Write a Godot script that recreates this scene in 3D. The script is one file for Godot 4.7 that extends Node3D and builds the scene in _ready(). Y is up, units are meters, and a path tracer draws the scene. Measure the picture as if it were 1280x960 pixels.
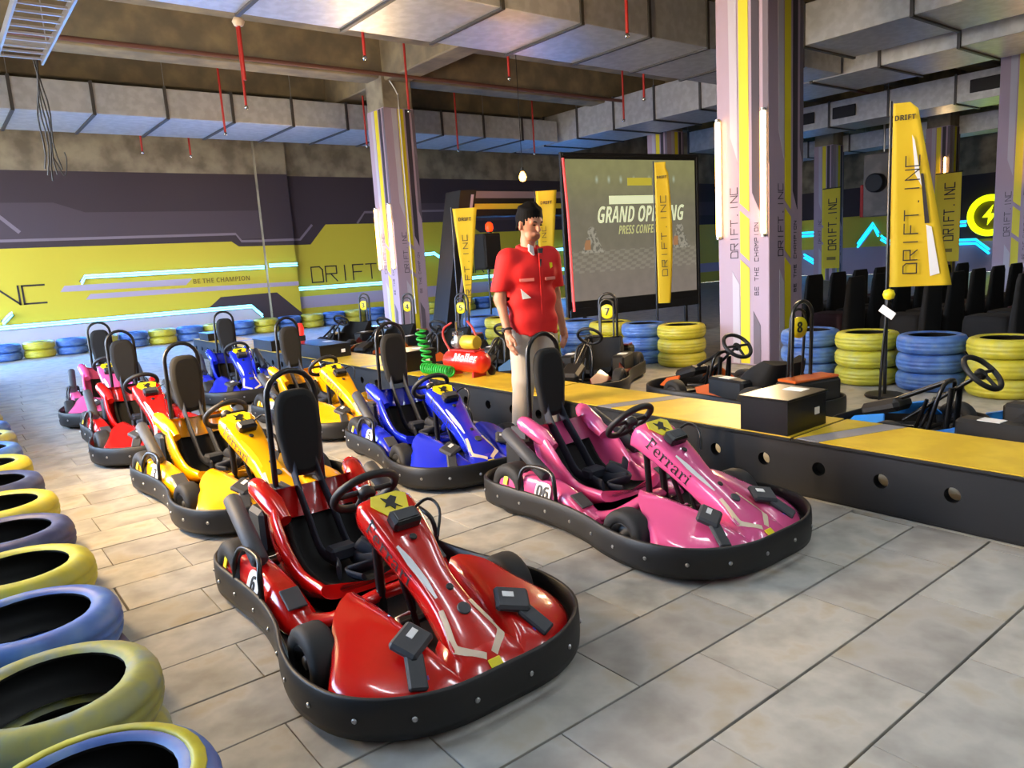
extends Node3D

# ---------------------------------------------------------------- scene setup
func _ready() -> void:
	rng.seed = 20417
	# camera
	var cam := Camera3D.new()
	cam.name = "camera"
	add_child(cam)
	var yaw := deg_to_rad(37.7)
	var pitch := deg_to_rad(9.64)
	var roll := deg_to_rad(3.55)
	cam.transform = Transform3D(Basis(Vector3.UP, -yaw) * Basis(Vector3.RIGHT, -pitch) * Basis(Vector3.BACK, -roll), Vector3(0, 1.38, 0))
	cam.fov = rad_to_deg(2.0 * atan(480.0 / 928.0))
	cam.near = 0.05
	cam.far = 200.0
	cam.current = true
	# sky and exposure
	var env := Environment.new()
	var sky := Sky.new()
	var psm := ProceduralSkyMaterial.new()
	psm.sky_top_color = Color(0.60, 0.74, 0.90)
	psm.sky_horizon_color = Color(0.90, 0.93, 0.98)
	psm.ground_horizon_color = Color(0.66, 0.65, 0.62)
	psm.ground_bottom_color = Color(0.58, 0.56, 0.52)
	psm.sun_angle_max = 0.0
	sky.sky_material = psm
	env.background_mode = Environment.BG_SKY
	env.sky = sky
	env.background_energy_multiplier = 36.0
	env.tonemap_mode = Environment.TONE_MAPPER_LINEAR
	env.tonemap_exposure = 1.0
	env.sdfgi_enabled = true
	env.ssao_enabled = true
	env.ssil_enabled = true
	var we := WorldEnvironment.new()
	we.environment = env
	add_child(we)
	make_materials()
	# large structure
	build_shell()
	build_ceiling()
	build_floor_slabs()
	build_wall_graphics()
	build_pillars()
	build_ceiling_lights()
	# things
	build_barrier()
	build_tyres()
	build_karts()
	build_parked_karts()
	build_stage()
	build_flags()
	build_chairs()
	build_barrier_things()
	build_person()
	build_ceiling_things()
	print("done ", Time.get_ticks_msec())

# ---------------------------------------------------------------- helpers
var rng := RandomNumberGenerator.new()
var M := {}
var cache := {}
var used := {}

class Mb:
	var st := SurfaceTool.new()
	var g := 0
	func _init() -> void:
		st.begin(Mesh.PRIMITIVE_TRIANGLES)
		st.set_smooth_group(-1)
	func flat() -> void:
		st.set_smooth_group(-1)
	func smooth() -> void:
		g += 1
		st.set_smooth_group(g)
	func tri(a: Vector3, b: Vector3, c: Vector3) -> void:
		st.add_vertex(a)
		st.add_vertex(c)
		st.add_vertex(b)
	func quad(a: Vector3, b: Vector3, c: Vector3, d: Vector3) -> void:
		tri(a, b, c)
		tri(a, c, d)
	func mesh() -> ArrayMesh:
		st.generate_normals()
		return st.commit()
	func box(c: Vector3, s: Vector3, r := 0.0, bs := Basis.IDENTITY) -> Mb:
		flat()
		var h := s * 0.5
		r = min(r, min(h.x, min(h.y, h.z)) * 0.95)
		if r <= 0.0:
			var p := []
			for i in 8:
				p.append(c + bs * Vector3(h.x if i & 1 else -h.x, h.y if i & 2 else -h.y, h.z if i & 4 else -h.z))
			for f in [[0, 2, 3, 1], [4, 5, 7, 6], [0, 4, 6, 2], [1, 3, 7, 5], [0, 1, 5, 4], [2, 6, 7, 3]]:
				quad(p[f[0]], p[f[1]], p[f[2]], p[f[3]])
			return self
		for ax in 3:
			var u := (ax + 1) % 3
			var v := (ax + 2) % 3
			for s1 in [-1.0, 1.0]:
				var q := []
				for k in [[-1, -1], [1, -1], [1, 1], [-1, 1]]:
					var p := Vector3.ZERO
					p[ax] = s1 * h[ax]
					p[u] = k[0] * (h[u] - r)
					p[v] = k[1] * (h[v] - r)
					q.append(c + bs * p)
				if s1 > 0:
					quad(q[0], q[1], q[2], q[3])
				else:
					quad(q[3], q[2], q[1], q[0])
				# chamfer between ax and u
				for s2 in [-1.0, 1.0]:
					var a1 := Vector3.ZERO
					a1[ax] = s1 * h[ax]
					a1[u] = s2 * (h[u] - r)
					var b1 := Vector3.ZERO
					b1[ax] = s1 * (h[ax] - r)
					b1[u] = s2 * h[u]
					var lo := Vector3.ZERO
					lo[v] = -(h[v] - r)
					if s1 * s2 > 0:
						quad(c + bs * (a1 + lo), c + bs * (b1 + lo), c + bs * (b1 - lo), c + bs * (a1 - lo))
					else:
						quad(c + bs * (b1 + lo), c + bs * (a1 + lo), c + bs * (a1 - lo), c + bs * (b1 - lo))
		for i in 8:
			var sg := Vector3(1 if i & 1 else -1, 1 if i & 2 else -1, 1 if i & 4 else -1)
			var k := sg * (h - Vector3(r, r, r))
			var px := c + bs * (k + Vector3(sg.x * r, 0, 0))
			var py := c + bs * (k + Vector3(0, sg.y * r, 0))
			var pz := c + bs * (k + Vector3(0, 0, sg.z * r))
			if sg.x * sg.y * sg.z > 0:
				tri(px, py, pz)
			else:
				tri(px, pz, py)
		return self
	# rings: array of arrays of Vector3 of equal length
	func loft(rings: Array, closed := true, cap := true) -> Mb:
		smooth()
		var n: int = rings[0].size()
		var m := n if closed else n - 1
		for i in rings.size() - 1:
			for j in m:
				var k := (j + 1) % n
				quad(rings[i][j], rings[i][k], rings[i + 1][k], rings[i + 1][j])
		if closed and cap:
			fan(rings[0], true)
			fan(rings[rings.size() - 1], false)
		return self
	func fan(ring: Array, rev: bool) -> void:
		flat()
		var c := Vector3.ZERO
		for p in ring:
			c += p
		c /= ring.size()
		for j in ring.size():
			var k := (j + 1) % ring.size()
			if rev:
				tri(c, ring[k], ring[j])
			else:
				tri(c, ring[j], ring[k])
	# tube along a path; r a number or an array; fl flattens along the side axis
	func tube(path: Array, r, n := 8, closed := false, fl := 1.0, up := Vector3.UP) -> Mb:
		var rings := []
		var cnt := path.size()
		var prev := Vector3.ZERO
		for i in cnt:
			var a: Vector3 = path[(i - 1 + cnt) % cnt] if closed else path[max(i - 1, 0)]
			var b: Vector3 = path[(i + 1) % cnt] if closed else path[min(i + 1, cnt - 1)]
			var t := (b - a).normalized()
			var s := Vector3.ZERO
			if i == 0:
				s = t.cross(up)
				if s.length() < 0.05:
					s = t.cross(Vector3.RIGHT)
				s = s.normalized()
			else:
				s = (prev - t * prev.dot(t)).normalized()
			prev = s
			var w := s.cross(t)
			var rr: float = r[i] if r is Array else r
			var ring := []
			for j in n:
				var an := TAU * j / n
				ring.append(path[i] + s * cos(an) * rr + w * sin(an) * rr * fl)
			rings.append(ring)
		if closed:
			rings.append(rings[0])
		return loft(rings, true, not closed)
	func cyl(a: Vector3, b: Vector3, r: float, n := 14, ch := 0.0) -> Mb:
		var d := (b - a).normalized()
		if ch > 0.0:
			var pts := [a, a + d * ch, b - d * ch, b]
			return tube(pts, [r - ch, r, r, r - ch], n)
		return tube([a, b], r, n)
	# profile: array of Vector2 (radius, height) turned round the y axis of tr
	func lathe(profile: Array, n: int, tr := Transform3D.IDENTITY, closed := false) -> Mb:
		smooth()
		var rows := []
		for p in profile:
			var row := []
			for j in n:
				var an := TAU * j / n
				row.append(tr * Vector3(cos(an) * p.x, p.y, sin(an) * p.x))
			rows.append(row)
		var m := rows.size() if closed else rows.size() - 1
		for i in m:
			var i2 := (i + 1) % rows.size()
			for j in n:
				var k := (j + 1) % n
				if rows[i][j].is_equal_approx(rows[i][k]):
					tri(rows[i][j], rows[i2][j], rows[i2][k])
				elif rows[i2][j].is_equal_approx(rows[i2][k]):
					tri(rows[i][j], rows[i2][j], rows[i][k])
				else:
					quad(rows[i][j], rows[i2][j], rows[i2][k], rows[i][k])
		return self
	# polygon in the plane o + u x + v y, thick along u x v
	func prism(poly: Array, o: Vector3, u: Vector3, v: Vector3, t: float) -> Mb:
		flat()
		var w := u.cross(v).normalized() * t
		var pk := PackedVector2Array(poly)
		if Geometry2D.is_polygon_clockwise(pk):
			pk.reverse()
		var idx := Geometry2D.triangulate_polygon(pk)
		var P := []
		for p in pk:
			P.append(o + u * p.x + v * p.y)
		for i in range(0, idx.size(), 3):
			var a := idx[i]
			var b := idx[i + 1]
			var c := idx[i + 2]
			if (pk[b] - pk[a]).cross(pk[c] - pk[a]) < 0:
				var s := b
				b = c
				c = s
			tri(P[a] + w, P[b] + w, P[c] + w)
			tri(P[a], P[c], P[b])
		for i in P.size():
			var k := (i + 1) % P.size()
			quad(P[i], P[k], P[k] + w, P[i] + w)
		return self

func cr(p: Array, n: int, closed := false) -> Array:
	var out := []
	var c := p.size()
	var segs := c if closed else c - 1
	for i in segs:
		var p0: Vector3 = p[(i - 1 + c) % c] if closed else (p[i - 1] if i > 0 else p[0] * 2.0 - p[1])
		var p1: Vector3 = p[i]
		var p2: Vector3 = p[(i + 1) % c]
		var p3: Vector3 = p[(i + 2) % c] if closed else (p[i + 2] if i + 2 < c else p[c - 1] * 2.0 - p[c - 2])
		for k in n:
			out.append(p1.cubic_interpolate(p2, p0, p3, float(k) / n))
	if not closed:
		out.append(p[c - 1])
	return out

func loft_s(mb: Mb, ctrl: Array, nu: int, nv: int, closed := true, cap := true) -> Mb:
	var rows := []
	for r in ctrl:
		rows.append(cr(r, nu, closed))
	var cols := []
	for j in rows[0].size():
		var line := []
		for r in rows:
			line.append(r[j])
		cols.append(cr(line, nv))
	var rings := []
	for i in cols[0].size():
		var ring := []
		for j in cols.size():
			ring.append(cols[j][i])
		rings.append(ring)
	return mb.loft(rings, closed, cap)

func mirror(mesh_: ArrayMesh) -> ArrayMesh:
	var ar := mesh_.surface_get_arrays(0)
	var v: PackedVector3Array = ar[Mesh.ARRAY_VERTEX]
	var n: PackedVector3Array = ar[Mesh.ARRAY_NORMAL]
	for i in v.size():
		v[i].x = -v[i].x
		n[i].x = -n[i].x
	var idx = ar[Mesh.ARRAY_INDEX]
	if idx is PackedInt32Array and idx.size():
		for i in range(0, idx.size(), 3):
			var s: int = idx[i]
			idx[i] = idx[i + 1]
			idx[i + 1] = s
	else:
		for i in range(0, v.size(), 3):
			var s := v[i]
			v[i] = v[i + 1]
			v[i + 1] = s
			s = n[i]
			n[i] = n[i + 1]
			n[i + 1] = s
	var o := []
	o.resize(Mesh.ARRAY_MAX)
	o[Mesh.ARRAY_VERTEX] = v
	o[Mesh.ARRAY_NORMAL] = n
	if idx is PackedInt32Array and idx.size():
		o[Mesh.ARRAY_INDEX] = idx
	var am := ArrayMesh.new()
	am.add_surface_from_arrays(Mesh.PRIMITIVE_TRIANGLES, o)
	return am

func cm(key: String, make: Callable) -> Mesh:
	if not cache.has(key):
		var r = make.call()
		cache[key] = r.mesh() if r is Mb else r
	return cache[key]

func numbered(called: String, parent: Node) -> String:
	var key := str(parent.get_instance_id()) + called
	var n: int = used.get(key, 0)
	used[key] = n + 1
	return called if n == 0 else "%s_%03d" % [called, n]

func part(called: String, shape, m: Material, parent: Node, tr := Transform3D.IDENTITY, label := "") -> MeshInstance3D:
	var o := MeshInstance3D.new()
	o.name = numbered(called, parent)
	o.mesh = shape.mesh() if shape is Mb else shape
	o.material_override = m
	o.transform = tr
	o.cast_shadow = GeometryInstance3D.SHADOW_CASTING_SETTING_ON
	if label != "":
		o.set_meta("label", label)
	parent.add_child(o, true)
	return o

func thing(called: String, label: String, category: String, at := Vector3.ZERO, turn := 0.0, group := "") -> Node3D:
	var o := Node3D.new()
	o.name = numbered(called, self)
	o.position = at
	o.rotation.y = turn
	tag(o, label, category, group)
	add_child(o, true)
	return o

func tag(o: Node, label: String, category: String, group := "") -> void:
	o.set_meta("label", label)
	o.set_meta("category", category)
	if group != "":
		o.set_meta("group", group)

func single(called: String, shape, m: Material, label: String, category: String, tr := Transform3D.IDENTITY, group := "") -> MeshInstance3D:
	var o := part(called, shape, m, self, tr)
	tag(o, label, category, group)
	return o

func struct(called: String, shape, m: Material, label: String, tr := Transform3D.IDENTITY) -> MeshInstance3D:
	var o := part(called, shape, m, self, tr)
	o.set_meta("kind", "structure")
	o.set_meta("label", label)
	return o

func T(p: Vector3, b := Basis.IDENTITY) -> Transform3D:
	return Transform3D(b, p)

func V(x: float, y: float, z: float) -> Vector3:
	return Vector3(x, y, z)

const ORD := ["first", "second", "third", "fourth", "fifth", "sixth", "seventh", "eighth", "ninth", "tenth", "eleventh", "twelfth", "thirteenth", "fourteenth", "fifteenth", "sixteenth", "seventeenth", "eighteenth", "nineteenth", "twentieth", "twenty-first", "twenty-second", "twenty-third", "twenty-fourth", "twenty-fifth", "twenty-sixth", "twenty-seventh", "twenty-eighth", "twenty-ninth", "thirtieth", "thirty-first", "thirty-second", "thirty-third"]

func text_mesh(s: String, size: float, depth := 0.003, bold := false, italic := false, font := "Droid Sans") -> Mesh:
	var f := SystemFont.new()
	f.font_names = PackedStringArray([font])
	f.font_weight = 700 if bold else 400
	f.font_italic = italic
	var tm := TextMesh.new()
	tm.font = f
	tm.text = s
	tm.font_size = 64
	tm.pixel_size = size / 46.0
	tm.depth = depth
	tm.curve_step = 2.0
	return tm

# angular thin stroke lettering: strokes on a 0..1 x 0..1 cell
const GLYPH := {
	"D": [[0, 0, 0, 1], [0, 1, 0.75, 1], [0.75, 1, 1, 0.8], [1, 0.8, 1, 0], [1, 0, 0, 0]],
	"R": [[0, 0, 0, 1], [0, 1, 1, 1], [1, 1, 1, 0.5], [1, 0.5, 0, 0.5], [0.45, 0.5, 1, 0]],
	"I": [[0.5, 0, 0.5, 1]],
	"F": [[0, 0, 0, 1], [0, 1, 1, 1], [0, 0.52, 0.8, 0.52]],
	"T": [[0.5, 0, 0.5, 1], [0, 1, 1, 1]],
	".": [[0.45, 0, 0.55, 0]],
	"N": [[0, 0, 0, 1], [0, 1, 1, 0], [1, 0, 1, 1]],
	"C": [[1, 1, 0, 1], [0, 1, 0, 0], [0, 0, 1, 0]],
	"G": [[1, 1, 0, 1], [0, 1, 0, 0], [0, 0, 1, 0], [1, 0, 1, 0.45], [1, 0.45, 0.55, 0.45]],
	"E": [[1, 1, 0, 1], [0, 1, 0, 0], [0, 0, 1, 0], [0, 0.52, 0.8, 0.52]],
	"B": [[0, 0, 0, 1], [0, 1, 0.85, 1], [0.85, 1, 0.85, 0.52], [0, 0.52, 1, 0.52], [1, 0.52, 1, 0], [1, 0, 0, 0]],
	"H": [[0, 0, 0, 1], [1, 0, 1, 1], [0, 0.52, 1, 0.52]],
	"A": [[0, 0, 0, 0.8], [0, 0.8, 0.25, 1], [0.25, 1, 1, 1], [1, 1, 1, 0], [0, 0.4, 1, 0.4]],
	"M": [[0, 0, 0, 1], [0, 1, 0.5, 0.5], [0.5, 0.5, 1, 1], [1, 1, 1, 0]],
	"P": [[0, 0, 0, 1], [0, 1, 1, 1], [1, 1, 1, 0.5], [1, 0.5, 0, 0.5]],
	"O": [[0, 0, 0, 1], [0, 1, 1, 1], [1, 1, 1, 0], [1, 0, 0, 0]],
}

# strokes joined into one mesh in the plane o, u, v; letter height hgt, width wid
func stroke_text(s: String, o: Vector3, u: Vector3, v: Vector3, hgt: float, wid: float, pitch: float, line: float, thick := 0.004) -> Mb:
	var mb := Mb.new()
	var x := 0.0
	for ch in s:
		if GLYPH.has(ch):
			for l in GLYPH[ch]:
				var a := Vector2(x + l[0] * wid, l[1] * hgt)
				var b := Vector2(x + l[2] * wid, l[3] * hgt)
				var d := (b - a).normalized() if a != b else Vector2.RIGHT
				var nn := Vector2(-d.y, d.x) * line * 0.5
				a -= d * line * 0.5
				b += d * line * 0.5
				mb.prism([a - nn, b - nn, b + nn, a + nn], o, u, v, thick)
		x += pitch
	return mb

func noise_tex(seed_: int, freq: float, cols: Array, pos: Array, size := 512, octaves := 4, type := FastNoiseLite.TYPE_SIMPLEX_SMOOTH) -> NoiseTexture2D:
	var fn := FastNoiseLite.new()
	fn.seed = seed_
	fn.noise_type = type
	fn.frequency = freq
	fn.fractal_octaves = octaves
	var gr := Gradient.new()
	gr.offsets = PackedFloat32Array(pos)
	gr.colors = PackedColorArray(cols)
	var t := NoiseTexture2D.new()
	t.width = size
	t.height = size
	t.seamless = true
	t.noise = fn
	t.color_ramp = gr
	return t

func mat(c: Color, rough := 0.6, metal := 0.0) -> StandardMaterial3D:
	var m := StandardMaterial3D.new()
	m.albedo_color = c
	m.roughness = rough
	m.metallic = metal
	return m

func tex_mat(t: Texture2D, scale: float, rough := 0.8, metal := 0.0, world := true) -> StandardMaterial3D:
	var m := StandardMaterial3D.new()
	m.albedo_texture = t
	m.uv1_triplanar = true
	m.uv1_world_triplanar = world
	m.uv1_scale = Vector3.ONE * scale
	m.roughness = rough
	m.metallic = metal
	return m

func paint(c: Color, rough := 0.22) -> StandardMaterial3D:
	var m := mat(c, rough)
	m.clearcoat_enabled = true
	m.clearcoat = 0.8
	m.clearcoat_roughness = 0.06
	return m

func glow(c: Color, e: float) -> StandardMaterial3D:
	var m := mat(c, 0.5)
	m.emission_enabled = true
	m.emission = c
	m.emission_energy_multiplier = e
	return m

func make_materials() -> void:
	M.slab_a = tex_mat(noise_tex(3, 0.006, [Color8(142, 140, 135), Color8(160, 158, 153), Color8(174, 172, 166), Color8(166, 156, 138)], [0.15, 0.42, 0.62, 0.9], 1024, 6), 0.45, 0.48)
	M.slab_b = tex_mat(noise_tex(11, 0.008, [Color8(148, 145, 138), Color8(165, 162, 155), Color8(179, 175, 167), Color8(170, 158, 138)], [0.1, 0.4, 0.65, 0.95], 1024, 6), 0.5, 0.52)
	M.slab_c = tex_mat(noise_tex(27, 0.007, [Color8(138, 135, 130), Color8(155, 152, 147), Color8(168, 165, 160), Color8(158, 149, 131)], [0.12, 0.4, 0.6, 0.92], 1024, 6), 0.4, 0.45)
	M.subfloor = tex_mat(noise_tex(5, 0.01, [Color8(84, 80, 75), Color8(112, 107, 101)], [0.3, 0.7]), 0.6, 0.9)
	M.hall_floor = tex_mat(noise_tex(8, 0.008, [Color8(92, 90, 86), Color8(120, 116, 112)], [0.3, 0.7]), 0.4, 0.5)
	M.concrete = tex_mat(noise_tex(14, 0.006, [Color8(116, 106, 90), Color8(140, 130, 112), Color8(158, 148, 126)], [0.2, 0.5, 0.8], 1024, 5), 0.25, 0.9)
	M.concrete_dark = tex_mat(noise_tex(21, 0.006, [Color8(122, 111, 93), Color8(138, 125, 102), Color8(156, 140, 110)], [0.2, 0.55, 0.85], 1024, 5), 0.25, 0.95)
	M.wall_plain = tex_mat(noise_tex(31, 0.01, [Color8(118, 114, 112), Color8(136, 131, 127)], [0.3, 0.7]), 0.3, 0.85)
	M.dark_purple = mat(Color8(62, 52, 60), 0.75)
	M.mid_purple = mat(Color8(78, 68, 78), 0.75)
	M.yellow_wall = mat(Color8(205, 190, 58), 0.6)
	M.lilac = mat(Color8(176, 164, 190), 0.6)
	M.lilac_grey = mat(Color8(128, 118, 132), 0.6)
	M.lilac_pale = mat(Color8(190, 184, 198), 0.6)
	M.ink = mat(Color8(48, 42, 44), 0.7)
	M.ink_yellow = mat(Color8(128, 112, 40), 0.7)
	M.neon = glow(Color(0.42, 0.85, 1.0), 5.0)
	M.neon_deep = glow(Color(0.1, 0.75, 1.0), 2.6)
	M.neon_yellow = glow(Color(0.85, 0.95, 0.06), 1.6)
	M.warm_tube = glow(Color(1.0, 0.76, 0.42), 20.0)
	M.warm_bulb = glow(Color(1.0, 0.72, 0.36), 9.0)
	M.led = glow(Color(0.92, 0.96, 1.0), 14.0)
	M.duct = tex_mat(noise_tex(41, 0.02, [Color8(188, 189, 192), Color8(202, 203, 206)], [0.3, 0.7]), 0.5, 0.4, 0.45)
	M.duct_joint = mat(Color8(84, 82, 82), 0.5, 0.6)
	M.steel = mat(Color8(170, 170, 172), 0.35, 0.9)
	M.chrome = mat(Color8(210, 210, 212), 0.15, 1.0)
	M.black_gloss = mat(Color8(18, 18, 20), 0.3)
	M.black = mat(Color8(22, 22, 24), 0.55)
	M.black_soft = mat(Color8(16, 16, 17), 0.85)
	M.black_panel = mat(Color8(17, 17, 20), 0.5)
	M.rubber = mat(Color8(30, 30, 32), 0.7)
	M.bumper = mat(Color8(21, 21, 23), 0.5)
	M.dark_grey = mat(Color8(58, 60, 66), 0.6)
	M.belt = mat(Color8(34, 40, 54), 0.75)
	M.red = paint(Color8(196, 16, 14))
	M.pink = paint(Color8(224, 88, 146))
	M.yellow = paint(Color8(242, 172, 4))
	M.blue = paint(Color8(22, 42, 205))
	M.orange = paint(Color8(206, 92, 24), 0.4)
	M.sky_blue = paint(Color8(34, 128, 220), 0.35)
	M.dark_red = paint(Color8(112, 24, 26), 0.4)
	M.sticker_yellow = mat(Color8(238, 216, 24), 0.4)
	M.white = mat(Color8(228, 228, 230), 0.45)
	M.cream = mat(Color8(222, 200, 176), 0.45)
	M.purple = mat(Color8(92, 34, 130), 0.4)
	M.stripe_blue = mat(Color8(52, 74, 190), 0.4)
	M.top_yellow = tex_mat(noise_tex(51, 0.01, [Color8(204, 168, 32), Color8(218, 184, 44)], [0.3, 0.7]), 0.7, 0.45)
	M.top_grey = mat(Color8(128, 128, 136), 0.5)
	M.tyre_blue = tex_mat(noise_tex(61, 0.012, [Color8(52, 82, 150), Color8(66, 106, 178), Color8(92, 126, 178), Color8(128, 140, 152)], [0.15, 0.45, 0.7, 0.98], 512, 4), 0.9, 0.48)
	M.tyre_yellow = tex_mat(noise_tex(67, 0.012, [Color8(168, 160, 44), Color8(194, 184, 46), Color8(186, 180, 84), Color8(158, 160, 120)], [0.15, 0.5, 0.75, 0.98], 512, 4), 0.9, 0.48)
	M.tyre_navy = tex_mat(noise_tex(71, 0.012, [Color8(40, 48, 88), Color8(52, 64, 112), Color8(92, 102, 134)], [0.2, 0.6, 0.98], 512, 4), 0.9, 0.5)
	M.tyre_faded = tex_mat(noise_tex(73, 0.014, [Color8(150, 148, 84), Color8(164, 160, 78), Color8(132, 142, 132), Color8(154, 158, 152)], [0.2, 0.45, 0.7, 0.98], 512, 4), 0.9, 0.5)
	M.flag = mat(Color8(214, 180, 22), 0.65)
	M.flag.backlight_enabled = true
	M.flag.backlight = Color(0.25, 0.2, 0.02)
	M.banner = mat(Color8(220, 196, 40), 0.65)
	M.pillar = mat(Color8(174, 154, 172), 0.65)
	M.pillar_dark = mat(Color8(108, 98, 110), 0.65)
	M.pillar_ink = mat(Color8(62, 54, 66), 0.65)
	M.pillar_yellow = mat(Color8(226, 210, 36), 0.55)
	M.pipe_red = mat(Color8(170, 34, 26), 0.5)
	M.pipe_brown = mat(Color8(112, 72, 60), 0.6)
	M.shirt = mat(Color8(206, 22, 24), 0.8)
	M.trouser = mat(Color8(176, 164, 150), 0.9)
	M.skin = mat(Color8(176, 122, 96), 0.55)
	M.skin.subsurf_scatter_enabled = true
	M.skin.subsurf_scatter_strength = 0.1
	M.hair = mat(Color8(9, 8, 9), 0.8)
	M.hair.metallic_specular = 0.25
	M.green = mat(Color8(28, 158, 54), 0.4)
	M.cover = mat(Color8(15, 14, 16), 0.9)
	M.maroon = mat(Color8(44, 14, 22), 0.85)
	M.glass = mat(Color(0.8, 0.86, 0.9, 0.12), 0.03)
	M.glass.transparency = BaseMaterial3D.TRANSPARENCY_ALPHA
	M.frame = mat(Color8(60, 62, 66), 0.5)
	M.wood_tan = mat(Color8(176, 140, 92), 0.5)

# ---------------------------------------------------------------- room
const WX0 := -3.2
const WX1 := 27.0
const WZ0 := -17.9
const WZ1 := 9.0
const CH := 5.6

# wall with rectangular openings along one axis; a..b the run, holes [from, to, sill, head]
func wall_mesh(along_x: bool, a: float, b: float, face: float, thick: float, holes: Array) -> Mb:
	var mb := Mb.new()
	var cur := a
	for h in holes + [[b, b, 0.0, 0.0]]:
		if h[0] > cur:
			wall_box(mb, along_x, cur, h[0], 0.0, CH, face, thick)
		if h[1] > h[0]:
			wall_box(mb, along_x, h[0], h[1], 0.0, h[2], face, thick)
			wall_box(mb, along_x, h[0], h[1], h[3], CH, face, thick)
		cur = h[1]
	return mb

func wall_box(mb: Mb, along_x: bool, a: float, b: float, y0: float, y1: float, face: float, thick: float) -> void:
	var c := V((a + b) / 2, (y0 + y1) / 2, face + thick / 2) if along_x else V(face + thick / 2, (y0 + y1) / 2, (a + b) / 2)
	var s := V(b - a, y1 - y0, absf(thick)) if along_x else V(absf(thick), y1 - y0, b - a)
	mb.box(c, s)

func window_unit(n: int, along_x: bool, a: float, b: float, y0: float, y1: float, face: float) -> void:
	var c := V((a + b) / 2, y0, face) if along_x else V(face, y0, (a + b) / 2)
	var bs := Basis.IDENTITY if along_x else Basis(Vector3.UP, PI / 2)
	var o := Node3D.new()
	o.name = "window_%d" % n
	o.transform = T(c, bs)
	o.set_meta("kind", "structure")
	o.set_meta("label", "tall daylight window with grey frame, opening %d" % n)
	add_child(o, true)
	var w := b - a
	var h := y1 - y0
	var mb := Mb.new()
	for s in [-1.0, 1.0]:
		mb.box(V(s * (w / 2 - 0.04), h / 2, 0), V(0.08, h, 0.1))
	mb.box(V(0, 0.04, 0), V(w - 0.16, 0.08, 0.1))
	mb.box(V(0, h - 0.04, 0), V(w - 0.16, 0.08, 0.1))
	for k in [-1.0, 1.0]:
		mb.box(V(k * w / 6, h / 2, 0), V(0.06, h - 0.16, 0.08))
	part("window_frame", mb, M.frame, o)
	for k in 3:
		var pw := w / 3 - 0.07
		part("pane", Mb.new().box(V((k - 1) * w / 3, h / 2, 0), V(pw, h - 0.16, 0.008)), M.glass, o)

func build_shell() -> void:
	struct("floor", Mb.new().box(V((WX0 + WX1) / 2, -0.17, (WZ0 + WZ1) / 2), V(WX1 - WX0, 0.3, WZ1 - WZ0)), M.subfloor, "grey concrete floor of slabs with dark joints")
	struct("ceiling", Mb.new().box(V((WX0 + WX1) / 2, CH + 0.15, (WZ0 + WZ1) / 2), V(WX1 - WX0, 0.3, WZ1 - WZ0)), M.concrete_dark, "raw concrete ceiling slab above beams and ducts")
	var hl := []
	var n := 1
	for zc in [-15.2, -10.6, -6.0]:
		hl.append([zc - 2.1, zc + 2.1, 0.4, 4.3])
		window_unit(n, false, zc - 2.1, zc + 2.1, 0.4, 4.3, WX0 - 0.15)
		n += 1
	var hn := []
	for xc in []:
		hn.append([xc - 2.2, xc + 2.2, 0.4, 4.3])
		window_unit(n, true, xc - 2.2, xc + 2.2, 0.4, 4.3, WZ1 + 0.15)
		n += 1
	struct("wall_left", wall_mesh(false, WZ0 - 0.3, WZ1 + 0.3, WX0, -0.3, hl), M.wall_plain, "plain wall with tall windows left of the track")
	struct("wall_near", wall_mesh(true, WX0, WX1, WZ1, 0.3, hn), M.wall_plain, "plain wall behind the viewer")
	struct("wall_right", wall_mesh(false, WZ0 - 0.3, WZ1 + 0.3, WX1, 0.3, []), M.concrete, "distant right wall painted yellow and dark purple")
	struct("wall_far", wall_mesh(true, WX0, WX1, WZ0, -0.3, []), M.concrete, "far wall with yellow mural under bare concrete band")

func build_ceiling() -> void:
	# concrete beams
	var mb := Mb.new()
	var k := 1
	for b in [[-13.2, 0.5, 4.85], [-5.05, 0.5, 4.85], [3.1, 0.5, 4.85], [-11.0, 0.3, 4.95], [-9.0, 0.3, 4.95], [-15.6, 0.3, 4.95], [-7.0, 0.3, 4.95], [-2.5, 0.3, 4.95], [0.5, 0.3, 4.95]]:
		mb = Mb.new().box(V((WX0 + WX1) / 2, (b[2] + CH) / 2, b[0]), V(WX1 - WX0, CH - b[2], b[1]), 0.02)
		struct("trim_%d" % k, mb, M.concrete_dark, "raw concrete ceiling beam crossing the hall, row %d" % k)
		k += 1
	for x in [-0.47, 7.63, 15.73, 23.83]:
		mb = Mb.new().box(V(x, (4.8 + CH) / 2, (WZ0 + WZ1) / 2), V(0.5, CH - 4.8, WZ1 - WZ0), 0.02)
		struct("trim_%d" % k, mb, M.concrete_dark, "raw concrete ceiling beam running away from viewer, row %d" % k)
		k += 1

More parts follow.
